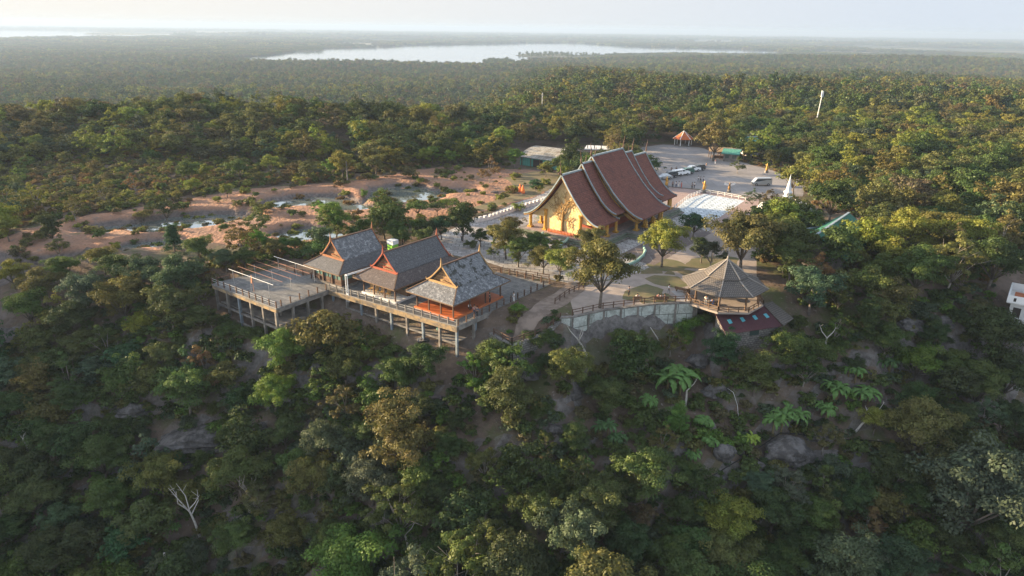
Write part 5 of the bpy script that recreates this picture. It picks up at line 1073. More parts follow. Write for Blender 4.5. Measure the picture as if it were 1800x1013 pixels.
M['banana'] = leafmat('banana_leaf', False); M['banana_stem'] = mat('banana_stem', (.12, .12, .05), .7, (.18, .12, .06), 3)
BANANAS = []
def banana(px, py, wpx, label, seed, droop=.5, col=(.075, .13, .04), nl=13, tall=1.0):
    q = solve(px, py, wpx, 2.8*tall); x, y, s = q; r__ = random.Random(seed); BANANAS.append((x, y, 3.2*s)); t = empty('banana_plant', (x, y, gz(x, y)), r__.uniform(0, 6), label, 'banana plant', None); t.scale = (s*1.5,)*3
    nst = 3
    for k in range(nst):
        a0 = k*2.1+r__.random(); cx, cy = .75*math.cos(a0), .75*math.sin(a0); hs = r__.uniform(1.6, 2.6)*tall; b = MB(); b.tube([(cx, cy, -.8), (cx*1.1, cy*1.1, hs)], [.17, .12], 8); b.build('stem', M['banana_stem'], t)
        vs = []; fs = []; lv = []
        for i in range(nl):
            a = i*2.4+r__.uniform(-.3, .3); L_ = r__.uniform(1.9, 2.9); up = r__.uniform(.6, 1.45); wd = r__.uniform(.26, .36); n = 9; base = Vector((cx*1.1, cy*1.1, hs)); d = Vector((math.cos(a), math.sin(a), 0)); sd_ = Vector((-math.sin(a), math.cos(a), 0)); o0 = len(vs); ang = up
            p = base.copy()
            for j in range(n+1):
                f_ = j/n; ww = wd*math.sin(math.pi*min(1, .08+f_*.9))**.6*(0.15 if f_ < .12 else 1); tear = r__.uniform(.6, 1.15); 
                vs += [p+sd_*ww*tear-Vector((0, 0, ww*.35)), p.copy(), p-sd_*ww*tear-Vector((0, 0, ww*.35))]
                ang -= droop*.38*(1+f_); p = p+(d*math.cos(ang)+Vector((0, 0, math.sin(ang))))*L_/n
            for j in range(n):
                for e in (0, 1): fs.append((o0+j*3+e, o0+j*3+e+1, o0+j*3+e+4, o0+j*3+e+3)); lv.append(r__.uniform(.3, .6) if e == 0 else r__.uniform(.4, .8))
        me = bpy.data.meshes.new('leaves'); me.from_pydata([tuple(v) for v in vs], [], fs); me.materials.append(M['banana'])
        for nm in ('leafvar', 'clumpvar'): me.attributes.new(nm, 'FLOAT', 'FACE').data.foreach_set('value', np.array(lv, np.float32))
        o = bpy.data.objects.new('leaves', me); C.objects.link(o); o.parent = t; o.color = (*col, 1)
for i, a in enumerate(((1185, 668, 84, 'biggest banana plant, on the slope under the garden wall', .5), (1140, 705, 42, 'small banana plant just below the biggest one', .55), (1062, 752, 50, 'dark banana plant in the middle gully', .5), (1086, 770, 44, 'second dark banana plant low in the middle gully', .6),
        (1236, 742, 54, 'tall banana plant with hanging leaves', .95), (1248, 775, 50, 'lower banana plant with hanging leaves', .9), (1218, 800, 40, 'banana plant sprouting left of the pointed boulder', .6), (1320, 776, 36, 'young yellow green banana plant above the boulders', .45), (1366, 738, 66, 'bright banana plant above the largest boulder', .45), (1396, 728, 60, 'banana plant right behind the bright one', .5),
        (1468, 688, 62, 'banana plant in the left of the right hand clump', .5), (1520, 690, 60, 'banana plant with spreading leaves in the right hand clump', .5), (1452, 722, 50, 'banana plant low in the right hand clump', .55), (1500, 655, 44, 'banana plant at the back of the right hand clump', .6), (1560, 640, 44, 'dark banana plant under the right ledge', .6), (1030, 815, 34, 'small banana plant low in the middle gully', .6), (308, 930, 24, 'tiny palm like sprout by the pale dead tree', .5))):
    banana(a[0], a[1], a[2], a[3], 500+i, a[4], col=(.24, .32, .05) if 'yellow' in a[3] else ((.07, .13, .045) if 'dark' in a[3] else (.12, .22, .06)))
# ------------------------------------------------------------------ trees: prototypes (canonical crown 8 m wide, centre 6 m up)
COL = dict(dk=(.050, .076, .022), md=(.080, .112, .028), br=(.105, .180, .030), yl=(.180, .190, .034), ol=(.128, .124, .036), ru=(.175, .110, .042), gg=(.075, .103, .054), tn=(.115, .100, .045), bl=(.048, .095, .036))
CNAME = dict(dk='dark green', md='mid green', br='bright green', yl='yellow green', ol='olive', ru='rusty brown', gg='grey green', tn='tan', bl='deep green')
KNAME = dict(B='broad tree', R='tall tree', A='airy tree', U='flat topped tree', S='bushy shrub', C='cone shaped tree')
def limbs(kind, r_):
    if kind == 'B': n, rad, cz = 12, (3.1, 3.1, 2.5), 4.6
    elif kind == 'R': n, rad, cz = 14, (2.3, 2.3, 3.9), 5.4
    elif kind == 'A': n, rad, cz = 11, (3.2, 3.2, 2.7), 5.0
    elif kind == 'U': n, rad, cz = 11, (3.4, 3.4, 1.0), 5.0
    elif kind == 'S': n, rad, cz = 9, (3.2, 3.2, 1.5), 2.0
    else: n, rad, cz = 12, (2.0, 2.0, 4.2), 4.8
    out = []
    for i in range(n):
        a = i*2.399963+r_.uniform(-.4, .4); zc = r_.uniform(-.8, 1) if kind != 'C' else i/n*2-1
        if i < 2 and kind in 'BRA': zc = r_.uniform(.7, 1)
        q = math.sqrt(max(0, 1-zc*zc)) if kind != 'C' else (1-zc)*.5
        k = r_.uniform(.78, 1.08)
        out.append(Vector((rad[0]*q*math.cos(a)*k, rad[1]*q*math.sin(a)*k, cz+rad[2]*zc*r_.uniform(.8, 1.05))))
    return out, cz
def crown_mesh(name, kind, seed, ncl, nleaf, ls, m):
    r_ = random.Random(seed); g = np.random.default_rng(seed); L, cz = limbs(kind, r_)
    cl = []
    for e in L:
        for k in range(ncl):
            sp = 1.05 if kind != 'U' else 1.1
            d = Vector((r_.gauss(0, sp*.75), r_.gauss(0, sp*.75), r_.gauss(0, .55 if kind != 'U' else .2)))
            cl.append((e+d, r_.uniform(.62, 1.2)*(1.0 if kind != 'A' else .72)*(1 if ncl > 3 else 1.3)))
    if kind in 'BRSC':
        for k in range(int(len(L)*ncl*.45)):
            e = r_.choice(L); cl.append((Vector((e.x*.5, e.y*.5, cz+(e.z-cz)*.5)), r_.uniform(1.0, 1.5)))
    cs = np.array([c_[0] for c_ in cl]); rs = np.array([c_[1] for c_ in cl]); N = len(cl)*nleaf
    ci = np.repeat(np.arange(len(cl)), nleaf)
    d = g.normal(size=(N, 3)); d /= np.linalg.norm(d, axis=1)[:, None]; d[:, 2] = np.where(d[:, 2] < -.3, -d[:, 2], d[:, 2])
    rr = rs[ci]*g.uniform(.55, 1.12, N)
    p = cs[ci]+d*rr[:, None]*np.array([1, 1, .72])
    nrm = d+g.normal(size=(N, 3))*.40+np.array([0, 0, .45]); nrm /= np.linalg.norm(nrm, axis=1)[:, None]
    t = np.cross(nrm, g.normal(size=(N, 3))); t /= np.linalg.norm(t, axis=1)[:, None]; b = np.cross(nrm, t)
    s1 = ls*g.uniform(.6, 1.3, N)[:, None]; s2 = s1*g.uniform(.45, .8, N)[:, None]
    bend = nrm*s1*.22
    V = np.stack([p-t*s1-bend, p-b*s2, p+t*s1-bend, p+b*s2], 1).reshape(-1, 3)
    me = bpy.data.meshes.new(name); me.vertices.add(len(V)); me.vertices.foreach_set('co', V.ravel()); me.loops.add(N*4); me.loops.foreach_set('vertex_index', np.arange(N*4))
    me.polygons.add(N); me.polygons.foreach_set('loop_start', np.arange(0, N*4, 4)); me.update(calc_edges=True)
    a = me.attributes.new('leafvar', 'FLOAT', 'FACE'); cv = g.uniform(0, 1, len(cl)); a.data.foreach_set('value', (.62*cv[ci]**1.3+.38*g.uniform(0, 1, N)).astype(np.float32))
    a = me.attributes.new('clumpvar', 'FLOAT', 'FACE'); a.data.foreach_set('value', g.uniform(0, 1, len(cl))[ci].astype(np.float32))
    me.materials.append(m); return me
def trunk_mesh(name, kind, seed, m, thin=1.0):
    r_ = random.Random(seed); L, cz = limbs(kind, r_); b = MB()
    if kind == 'S':
        for e in L[:6]: b.tube([(e.x*.08, e.y*.08, -.8), (e.x*.3, e.y*.3, .7), (e.x*.8, e.y*.8, e.z)], [.10, .08, .03], 5)
    else:
        f = Vector((r_.uniform(-.3, .3), r_.uniform(-.3, .3), 1.9)); b.tube([(0, 0, -1.5), (f.x*.3, f.y*.3, .6), f], [.27*thin, .21*thin, .17*thin], 7)
        for e in L:
            mid = f.lerp(e, .5)+Vector((r_.uniform(-.3, .3), r_.uniform(-.3, .3), .15)); b.tube([f, mid, e], [.11*thin, .07*thin, .025], 5)
            if kind == 'A':
                for q in range(3):
                    t_ = e+Vector((r_.gauss(0, .9), r_.gauss(0, .9), r_.uniform(.1, 1.1))); b.tube([mid.lerp(e, .6), t_], [.035, .012], 4)
    me = bpy.data.meshes.new(name); me.from_pydata(b.v, [], b.f); me.polygons.foreach_set('use_smooth', [True]*len(b.f)); me.materials.append(m); return me
KINDS = 'BRAUSC'
HERO = {}; MID = {}; TRK = {}
for k in KINDS:
    for v in range(3 if k in 'BRA' else 2):
        sd_ = ord(k)*10+v
        ht = {'A': 120, 'B': 150, 'R': 150, 'U': 140, 'S': 130, 'C': 140}[k]
        HERO[(k, v)] = crown_mesh('crown', k, sd_, 6, ht, .135, M['leaf'])
        MID[(k, v)] = crown_mesh('crown', k, sd_, 6, 52 if k != 'A' else 36, .20, M['leaf'])
        TRK[(k, v)] = trunk_mesh('trunk', k, sd_, M['pale_bark'] if k == 'A' else M['bark'], .8 if k == 'A' else 1)
NV = {k: 3 if k in 'BRA' else 2 for k in KINDS}

TREES = []      # x, y, s, kind, colour, squash
MAN = """703 770 112 R ol|567 779 85 B gg|545 846 95 B ol|652 846 100 B gg|701 900 135 A md|768 868 70 B dk|625 985 165 B br|580 944 80 B md|848 953 112 A ol|947 900 95 B md|1014 940 135 B gg|895 707 80 R md|833 660 72 A br
866 627 85 B md|853 819 78 A ol|911 815 52 S md|786 792 62 B dk|1000 645 95 B ol|1067 694 84 B md|1012 770 52 R md|607 645 90 B md|701 658 82 B md|750 640 75 B dk|607 707 74 A ol|1027 837 74 A md|290 628 72 B md|327 685 110 B md|360 652 80 A ru
495 620 92 B br|481 694 86 B br|117 657 76 A md|42 596 52 A yl|187 605 80 A md|60 647 70 B md|145 610 80 B md|121 705 72 B dk|187 745 58 S md|411 764 62 S md|93 778 78 B dk|177 811 105 B md|60 876 98 B md|187 885 98 B md
280 839 104 B ol|420 830 114 B md|84 983 112 B dk|215 951 58 A gg|411 946 84 B md|453 880 74 A tn|504 941 84 B ol|261 895 62 B md|1100 603 66 B md|1191 741 46 R br|1164 775 62 A ol|1141 838 122 B md|1275 614 62 R bl|1329 657 70 R md|1386 617 90 B md
1416 650 72 A md|1278 895 60 S ol|1335 852 62 B gg|1283 913 114 B yl|1360 900 100 B dk|1387 860 90 A gg|1277 990 120 B ol|1373 985 92 B md|1433 913 90 B md|1500 887 84 B dk|1527 920 85 A ru|1510 987 92 A gg|1583 993 112 B bl
1733 730 66 A gg|1733 787 62 A gg|1617 750 125 B ol|1540 740 60 B yl|1717 880 215 B gg|1767 960 110 B md|1667 953 92 B dk|1573 833 92 B dk|1450 843 82 A md|1616 642 86 B br|1676 645 82 B md|1750 600 132 B dk|1770 665 110 B dk|1720 680 100 B md
1430 505 105 B gg|1432 482 70 A ru|1474 524 62 A md|1528 562 56 R dk|1587 518 46 A yl|1646 538 30 S md|1675 465 112 A ol|1616 479 105 B md|1551 470 70 B md|1500 452 62 A yl|1394 458 82 B md|1750 455 122 B dk|1468 580 62 A md|1403 568 42 S md
1433 627 82 B md|1474 609 46 S md|1167 426 88 B yl|1220 392 56 B bl|1058 480 128 B ol|1040 428 66 B ol|912 438 66 B md|955 452 62 B ol|900 400 46 B ol|868 438 34 A md|1005 440 30 S ol|940 428 64 B md|890 418 78 B ol|985 462 66 B yl|975 440 40 A yl|1310 418 132 B ol|1252 445 60 A gg|1385 425 112 B md|1345 405 70 B ol|1400 310 66 B yl|1298 290 30 A md
1465 350 96 B dk|1438 430 46 B md|1490 432 50 B ol|1525 418 60 B ol|1425 446 60 B md|1455 452 60 B ol|1478 448 40 A ru|1400 432 60 B md|1510 405 44 A ru|1258 245 74 B ol|1500 330 60 B md|1540 350 80 B ol|1590 345 90 A tn|1650 400 100 B ol|1700 420 90 B yl|1590 410 100 B yl|1640 300 80 B ol|1710 330 90 B md|1770 350 100 B ol|1760 420 90 A ol|1530 430 60 B md
588 388 56 R br|640 402 40 B md|660 412 40 A ol|706 420 36 B md|745 420 44 B md|757 405 40 B dk|622 412 34 B md|735 398 40 B md|655 385 30 R md|700 378 40 R md|828 430 26 S md|560 368 30 A br|615 385 34 A tn|674 380 66 R md|692 405 50 B md|722 402 42 A md|812 388 58 R dk|776 398 48 B bl|733 362 46 U md|790 355 40 U br|768 362 36 U md|873 412 40 B md|845 415 36 B dk|463 366 52 S ol|398 333 30 B yl|474 285 38 B yl|290 370 54 U dk
88 404 42 R dk|250 378 36 U ol|640 342 13 R br|733 342 13 R md|942 325 27 B bl|453 398 56 A ol|452 425 52 B br|500 432 38 B md|518 428 32 B md|430 452 46 B md|480 437 40 B ol|350 440 60 B md|395 455 50 B gg|303 415 30 C bl|180 455 60 B ol|110 470 66 B md
205 470 72 B md|250 480 80 B gg|310 490 92 B gg|70 500 78 B ol|150 515 90 B gg|215 530 100 B ol|50 545 84 B md|300 545 96 B md|350 560 66 B md|130 560 90 B dk|330 480 70 A gg|355 520 50 A ol|100 435 44 A ol|20 480 60 B yl|10 400 50 B yl
235 320 34 A ru|340 325 36 B yl|130 370 40 A ol|180 340 44 A ol|60 350 50 A yl|10 350 50 A ol|330 300 50 B md|420 300 44 B md|540 300 40 B ol|600 290 52 B yl|585 295 36 B br|760 272 34 B br|790 276 34 B br|905 275 40 B br|860 300 44 A ru|720 305 36 S ol|660 290 44 B ol
985 292 44 B md|960 296 30 B yl|910 365 26 S yl|1128 290 26 B md|1148 290 22 B bl|1350 350 40 A tn|1322 350 34 A gg|1395 392 36 B bl|1372 396 34 B bl|1235 438 50 B dk|1130 610 50 S md|1210 570 60 S br|1240 560 50 S md|1150 612 36 S md|1130 602 40 S md|1200 592 46 S br|1090 600 34 S md|1475 442 60 B md|1500 456 56 B ol|1472 424 34 A tn
940 600 56 S md|640 590 30 S br|625 575 26 S br|560 600 50 S md|450 590 54 S md|400 580 50 S md|665 600 40 S ol|370 560 40 A ol|500 655 48 S md|1180 600 60 A ol|960 640 44 S dk|1340 590 40 S md|1640 590 60 B dk|1560 600 70 B md
1500 640 44 S dk|1590 560 36 S ol|1690 500 40 A ol|1720 545 60 S tn|1680 555 50 S dk|1610 700 70 B dk|1680 735 80 B dk|1770 740 90 B dk|1660 820 80 B md|1610 880 80 B dk|1450 770 70 A ol|1560 800 60 S dk|1405 950 80 B dk|1100 960 100 B dk|1180 980 90 B md
1200 905 70 B dk|1130 910 60 A tn|1090 870 60 B dk|1210 840 60 B md|940 990 90 B dk|760 985 100 B dk|330 985 80 S gg|20 930 80 B dk|20 820 80 B dk|30 720 60 B dk|250 760 44 S gg|330 740 40 S gg|500 760 66 B md|460 830 60 B dk|640 760 60 B md|740 720 60 B dk|800 740 50 S dk
950 720 50 S md|960 780 44 A md|560 560 30 S ol|970 590 36 S md"""
for ln in MAN.replace('\n', '|').split('|'):
    a = ln.split()
    if len(a) < 5: continue
    px, py, wp = map(float, a[:3]); kc = {'S': 2.0, 'C': 4.8}.get(a[3], 4.7)
    q = solve(px, py, wp, kc, WK[a[3]])
    if q: TREES.append((q[0], q[1], q[2], a[3], a[4]))

# things that must stay clear of trees
U_ = np.array([.8, -.6]); V_ = np.array([.6, .8])
def fr(o, u, v): return (o[0]+U_[0]*u+V_[0]*v, o[1]+U_[1]*u+V_[1]*v)
DO = (-7.8, 89.1); TO = (10.05, 133.3); RZ = math.atan2(-.6, .8)
def rectp(o, u0, u1, v0, v1): return [fr(o, u0, v0), fr(o, u1, v0), fr(o, u1, v1), fr(o, u0, v1)]
CLEAR = [DIRT[0], pxpoly([(-60, 440), (60, 440), (350, 425), (430, 430), (440, 452), (340, 468), (200, 482), (60, 490), (-60, 500)]), PARK, PLAZA, TPAVE, GARD, rectp(DO, -27, 3, -2.5, 24), rectp(DO, -45, -24, -13, 4), rectp(DO, -34, -22, -2, 15), rectp(TO, -15, 15, -3, 38), TRAIL,
         pxpoly([(1220, 520), (1400, 520), (1400, 600), (1240, 600)], -3), pxpoly([(985, 566), (1225, 542), (1225, 584), (990, 612)], -3), pxpoly([(1190, 470), (1360, 470), (1360, 560), (1220, 560)]), pxpoly([(900, 262), (1060, 258), (1060, 300), (900, 300)]),
         pxpoly([(1430, 378), (1505, 372), (1500, 420), (1430, 425)]), pxpoly([(1335, 345), (1425, 345), (1430, 412), (1335, 412)]), pxpoly([(1745, 500), (1900, 500), (1900, 640), (1735, 640)], -6),
         pxpoly([(560, 405), (860, 395), (900, 470), (1000, 500), (900, 470), (600, 440)])]
# bare rocky gaps seen on the slope (photo pixel boxes)
GAPS = [(215, 700, 400, 800), (1130, 630, 1320, 850), (1240, 760, 1420, 850), (1330, 680, 1580, 810), (390, 720, 480, 790), (900, 620, 985, 760), (990, 690, 1120, 790), (1380, 560, 1700, 600), (540, 540, 760, 600), (280, 910, 400, 1013), (1500, 560, 1700, 640), (1440, 640, 1560, 750)]
def clear(x, y, r=0):
    for q in CLEAR:
        if inpoly(x, y, q): return False
        if r:
            for a in range(6):
                if inpoly(x+r*math.cos(a), y+r*math.sin(a), q): return False
    return True
cand = []
grid = {}
def gput(x, y, r): grid.setdefault((int(x//12), int(y//12)), []).append((x, y, r))
def gfree(x, y, r):
    i, j = int(x//12), int(y//12)
    for a in (-1, 0, 1):
        for b in (-1, 0, 1):
            for (u, v, q) in grid.get((i+a, j+b), ()):
                if (u-x)**2+(v-y)**2 < (r+q)**2: return False
    return True
for (x, y, s, k, c_) in TREES: gput(x, y, 2.2*s)
for (x, y, r_b) in BANANAS: gput(x, y, r_b)
def pick(x, y, px, py):
    """colour and kind of a filler tree from where it stands"""
    t = rng.random()
    if py > 560: return rng.choice(['md', 'dk', 'md', 'md', 'gg', 'dk', 'bl', 'ol']), rng.choice('BBBARS')
    if px < 620 and py > 230 and y < 235: return rng.choice(['ol', 'ol', 'md', 'yl', 'yl', 'gg', 'tn']), rng.choice('ASAB')
    if px > 1150: return rng.choice(['ol', 'md', 'yl', 'md', 'tn', 'ol', 'ol', 'dk', 'md', 'gg', 'yl', 'md']), rng.choice('BBRAB')
    return rng.choice(['md', 'ol', 'md', 'yl', 'dk', 'ol', 'tn']), rng.choice('BBRAB')
for tr in range(14000):
    y = rng.uniform(46, 330); x = rng.uniform(-y*.80-30, y*.80+14)
    px, py, dd = Q(x, y, hh(x, y)+3)
    if py > 1110: continue
    scrub = px < 640 and 270 < py < 375 and x > -150
    s = rng.uniform(.26, .62) if scrub else rng.uniform(.6, 1.2)
    if any(a < px < b_ and c0 < py < d0 for (a, c0, b_, d0) in GAPS): 
        if rng.random() > .16: continue
        s = rng.uniform(.18, .34)
    if scrub and rng.random() < .35: continue
    if not clear(x, y, 2.6*s): continue
    rr_ = 4.2*s+.9 if scrub else 2.05*s
    if not gfree(x, y, rr_): continue
    gput(x, y, rr_); c_, k = pick(x, y, px, py)
    cand.append((x, y, s, k, c_, 8*s/dd*1200 if -60 < px < 1860 else 0))
cand.sort(key=lambda q: -q[5])
NIND = 300-len(TREES)
print('manual trees', len(TREES), 'filler', len(cand))
IND = TREES+[q[:5] for q in cand[:max(0, NIND)]]; REST = cand[max(0, NIND):]

LAND = [(372, 505, 'left end of grey platform'), (485, 560, 'near corner of grey platform'), (580, 560, 'corner where both decks meet'), (803, 600, 'front corner of houses deck'), (690, 560, 'posts under the houses deck'),
        (600, 450, 'leftmost wooden house'), (740, 450, 'middle wooden house'), (820, 480, 'rightmost wooden house'), (1000, 370, 'temple front'), (1110, 310, 'temple roof'), (1180, 360, 'rear corner of the temple'), (1257, 362, 'white tiled court'),
        (1380, 355, 'white stupa'), (1338, 320, 'silver minivan'), (1190, 305, 'row of parked cars'), (1200, 247, 'little red pavilion'), (1433, 205, 'tall lamp mast'), (1320, 245, 'teal roofed hut'), (1275, 490, 'octagonal pavilion'),
        (1320, 565, 'maroon shed roof'), (1110, 560, 'long retaining wall'), (930, 590, 'lower path stone corner'), (1470, 410, 'big green roof'), (1780, 530, 'white balcony building'), (965, 278, 'old sheet roofed barn'),
        (545, 363, 'middle pond'), (700, 340, 'bright curved pond'), (548, 403, 'pond behind the houses'), (345, 391, 'long narrow pond'), (265, 425, 'small left pond'), (611, 300, 'lone utility pole'), (345, 770, 'layered cliff rock'),
        (460, 762, 'single pale boulder'), (50, 790, 'bleached left snag'), (345, 910, 'forked grey snag'), (298, 985, 'bare white stump'), (1380, 800, 'largest grey boulder'), (1270, 805, 'pointed grey boulder'), (1180, 670, 'big banana clump'), (1380, 735, 'bright banana clump'),
        (1500, 690, 'right banana clump'), (1450, 605, 'white forked snag'), (1240, 745, 'tall hanging banana plant'), (930, 640, 'brown cracked rock'), (1075, 760, 'small dark banana clump'), (1600, 520, 'right ledge path'),
        (1655, 575, 'ledge boulders'), (20, 1000, 'bottom left view corner'), (900, 1005, 'bottom edge middle'), (1790, 1000, 'bottom right view corner'), (600, 1005, 'bottom edge left of middle'), (1250, 1005, 'bottom edge right of middle'),
        (10, 560, 'left edge at mid height'), (10, 300, 'left edge above the clearing'), (1790, 400, 'right edge above balcony'), (88, 404, 'lone round dark tree'), (1600, 350, 'thick wood right of the stupa'), (850, 250, 'wood behind the temple'), (250, 230, 'wooded hill on the left'), (200, 530, 'wood left of the platform')]
def relation(px, py):
    i = min(range(len(LAND)), key=lambda k: (LAND[k][0]-px)**2+((LAND[k][1]-py)*1.25)**2); lx, ly, nm = LAND[i]; dx, dy = px-lx, py-ly
    dist = math.hypot(dx, dy)
    if abs(dx) > 2.2*abs(dy): r_ = 'right of' if dx > 0 else 'left of'
    elif abs(dy) > 2.2*abs(dx): r_ = 'below' if dy > 0 else 'above'
    else: r_ = ('below' if dy > 0 else 'above')+' and '+('right of' if dx > 0 else 'left of')
    return r_, nm, dist
recs = []
for (x, y, s, k, c_) in IND:
    z = hh(x, y); kc = {'S': 2.0, 'C': 4.8}.get(k, 4.7); px, py, dd = Q(x, y, z+kc*s); r_, nm, ds = relation(px, py); recs.append([x, y, z, s, k, c_, px, py, dd, r_, nm, ds])
from collections import defaultdict
grp = defaultdict(list)
for i, q in enumerate(recs): grp[(q[4], q[5], q[9], q[10])].append(i)
ORD = ['nearest', 'second nearest', 'third nearest', 'fourth nearest', 'fifth nearest', 'sixth nearest', 'seventh nearest', 'eighth nearest']
lab = {}
for key, ids in grp.items():
    k, c_, r_, nm = key; base = f"{CNAME[c_]} {KNAME[k]}"
    ids.sort(key=lambda i: recs[i][11])
    for n_, i in enumerate(ids):
        lab[i] = f"{base} {r_} the {nm}" if len(ids) == 1 else f"{base} {r_} the {nm}, {ORD[min(n_, 7)]}"
for i, (x, y, z, s, k, c_, px, py, dd, r_, nm, ds) in enumerate(recs):
    v = rng.randrange(NV[k]); t = empty({'S': 'shrub'}.get(k, 'tree'), (x, y, z), rng.uniform(0, 6.28), lab[i], 'shrub' if k == 'S' else 'tree', 'trees and shrubs on the hill'); t.scale = (s, s, s*rng.uniform(.92, 1.1))
    cr = bpy.data.objects.new('crown', (HERO if dd < 135 else MID)[(k, v)]); C.objects.link(cr); cr.parent = t
    jit = [rng.uniform(.88, 1.12) for _ in range(3)]; cr.color = (COL[c_][0]*jit[0], COL[c_][1]*jit[1], COL[c_][2]*jit[2], 1)
    tk = bpy.data.objects.new('trunk', TRK[(k, v)]); C.objects.link(tk); tk.parent = t

# ------------------------------------------------------------------ the far wood: one object, instanced from a library of crowns
def joinmesh(name, parts, m):
    """parts: (mesh, offset, scale, rot)"""
    Vs = []; lv = []; cv = []
    for me, off, s, ro in parts:
        co = np.empty(len(me.vertices)*3); me.vertices.foreach_get('co', co); co = co.reshape(-1, 3); c0, s0 = math.cos(ro), math.sin(ro)
        co = np.stack([co[:, 0]*c0-co[:, 1]*s0, co[:, 0]*s0+co[:, 1]*c0, co[:, 2]], -1)*s+np.array(off); Vs.append(co)
        for nm, l_ in (('leafvar', lv), ('clumpvar', cv)):
            a = np.empty(len(me.polygons), np.float32); me.attributes[nm].data.foreach_get('value', a); l_.append(a)
    V = np.concatenate(Vs); N = len(V)//4; me = bpy.data.meshes.new(name); me.vertices.add(len(V)); me.vertices.foreach_set('co', V.ravel()); me.loops.add(N*4); me.loops.foreach_set('vertex_index', np.arange(N*4))
    me.polygons.add(N); me.polygons.foreach_set('loop_start', np.arange(0, N*4, 4)); me.update(calc_edges=True); me.materials.append(m)
    for nm, l_ in (('leafvar', lv), ('clumpvar', cv)): me.attributes.new(nm, 'FLOAT', 'FACE').data.foreach_set('value', np.concatenate(l_))
    return me
lib = bpy.data.collections.new('foliage_library')
def libadd(me, i): o = bpy.data.objects.new('tree_%02d' % i, me); lib.objects.link(o)
protos = []
for k in 'BRASU':
    for v in range(2): protos.append(crown_mesh('leaves', k, ord(k)*10+v, 6, 46 if k != 'A' else 32, .21, M['leaf_forest']))          # 0..9 mid
low = []
for k in 'BBRRAAU':
    low.append(crown_mesh('leaves', k, 900+len(low), 4, 20, .42, M['leaf_forest']))                              # 10..16 low
protos += low
for g_ in range(4):                                                                                              # 17..20 groves, 30 m across
    vlow = [crown_mesh('leaves', k, 70+i, 3, 8, .95, M['leaf_forest']) for i, k in enumerate('BRAB')]; r_ = random.Random(g_); pr = []
    for q in range(15): a = q*2.4; rr = 15*math.sqrt((q+.5)/15); pr.append((vlow[q % 4], (rr*math.cos(a)+r_.uniform(-1.5, 1.5), rr*math.sin(a)+r_.uniform(-1.5, 1.5), r_.uniform(-2.0, 1.0)), r_.uniform(.75, 1.15), r_.uniform(0, 6)))
    protos.append(joinmesh('grove', pr, M['leaf_forest']))
for i, m_ in enumerate(protos): libadd(m_, i)

pts = []; 
cols = np.array([COL[k] for k in ('md', 'ol', 'dk', 'yl', 'tn', 'gg', 'ru')])
def wmix(x, y):
    """palette index by broad patches of the wood"""
    n1 = float(fbm(x*.006, y*.006, 60)); n2 = float(fbm(x*.02, y*.02, 70)); w_ = np.array([.34, .26, .16, .11, .07, .05, .012])
    w_ = w_*np.array([1, 1, 1, max(.1, 1+3*n1), max(.1, 1+3*n2), 1, max(.1, 1+4*n2)]); 
    return w_/w_.sum()
KI = {'B': 0, 'R': 2, 'A': 4, 'S': 6, 'U': 8, 'C': 2}
for (x, y, s, k, c_, a_) in REST:
    pts.append((x, y, hh(x, y), KI[k]+rng.randrange(2), s, rng.uniform(0, 6.28), *[v*rng.uniform(.85, 1.15) for v in COL[c_]]))
def scatter(y0, y1, sp, lo_, hi_, smin, smax, jit=.42, half=.80, pad=30):
    ys = np.arange(y0, y1, sp)
    X = []; Y = []
    for yy in ys:
        xs = np.arange(-yy*half-pad, yy*half+pad, sp); X.append(xs); Y.append(np.full(len(xs), yy))
    X = np.concatenate(X); Y = np.concatenate(Y); X = X+nr.uniform(-jit, jit, len(X))*sp; Y = Y+nr.uniform(-jit, jit, len(X))*sp
    Z = h(X, Y); n = len(X); S = nr.uniform(smin, smax, n)*(1+.25*fbm(X*.01, Y*.01, 80)); K = nr.integers(lo_, hi_, n); RO = nr.uniform(0, 6.28, n)
    n1 = fbm(X*.005, Y*.005, 60); n2 = fbm(X*.018, Y*.018, 70)
    W = np.stack([np.full(n, .33), np.full(n, .27), .18*np.maximum(.1, 1-2*n1), .10*np.maximum(.1, 1+4*n1), .08*np.maximum(.1, 1+4*n2), np.full(n, .05), .004*np.maximum(.1, 1+5*n2)], 1); W /= W.sum(1)[:, None]
    ck = (nr.random(n)[:, None] > np.cumsum(W, 1)).sum(1).clip(0, 5); CC = cols[ck]*nr.uniform(.85, 1.15, (n, 3))
    return np.stack([X, Y, Z, K, S, RO, CC[:, 0], CC[:, 1], CC[:, 2]], 1)
def notin(A, polys, pad=0):
    keep = np.ones(len(A), bool)
    for q in polys:
        q = np.array(q); x, y = A[:, 0], A[:, 1]; c_ = np.zeros(len(A), bool); j = len(q)-1
        for i in range(len(q)):
            with np.errstate(divide='ignore', invalid='ignore'):
                t = (q[i, 1] > y) != (q[j, 1] > y); xx = (q[j, 0]-q[i, 0])*(y-q[i, 1])/(q[j, 1]-q[i, 1]+1e-12)+q[i, 0]
            c_ ^= t & (x < xx); j = i
        keep &= ~c_
    return A[keep]
A1 = scatter(331, 640, 6.3, 10, 17, .62, 1.3)
A2 = scatter(640, 1500, 8.2, 10, 17, .7, 1.55)
A2b = scatter(1500, 2350, 10.5, 10, 17, .8, 1.7)
A3 = scatter(2350, 3600, 27, 17, 21, .85, 1.15); A4 = scatter(3600, 6200, 52, 17, 21, 1.5, 2.1); A4[:, 2] -= 4; A5 = scatter(6200, 13000, 120, 17, 21, 3, 4.4); A5[:, 2] -= 14
fr_ = np.concatenate([A4, A5]); fr_ = fr_[fbm(fr_[:, 0]*.0011, fr_[:, 1]*.0006, 91) > -.10]
FAR = notin(np.concatenate([A1, A2, A2b, A3, fr_]), LAKES)
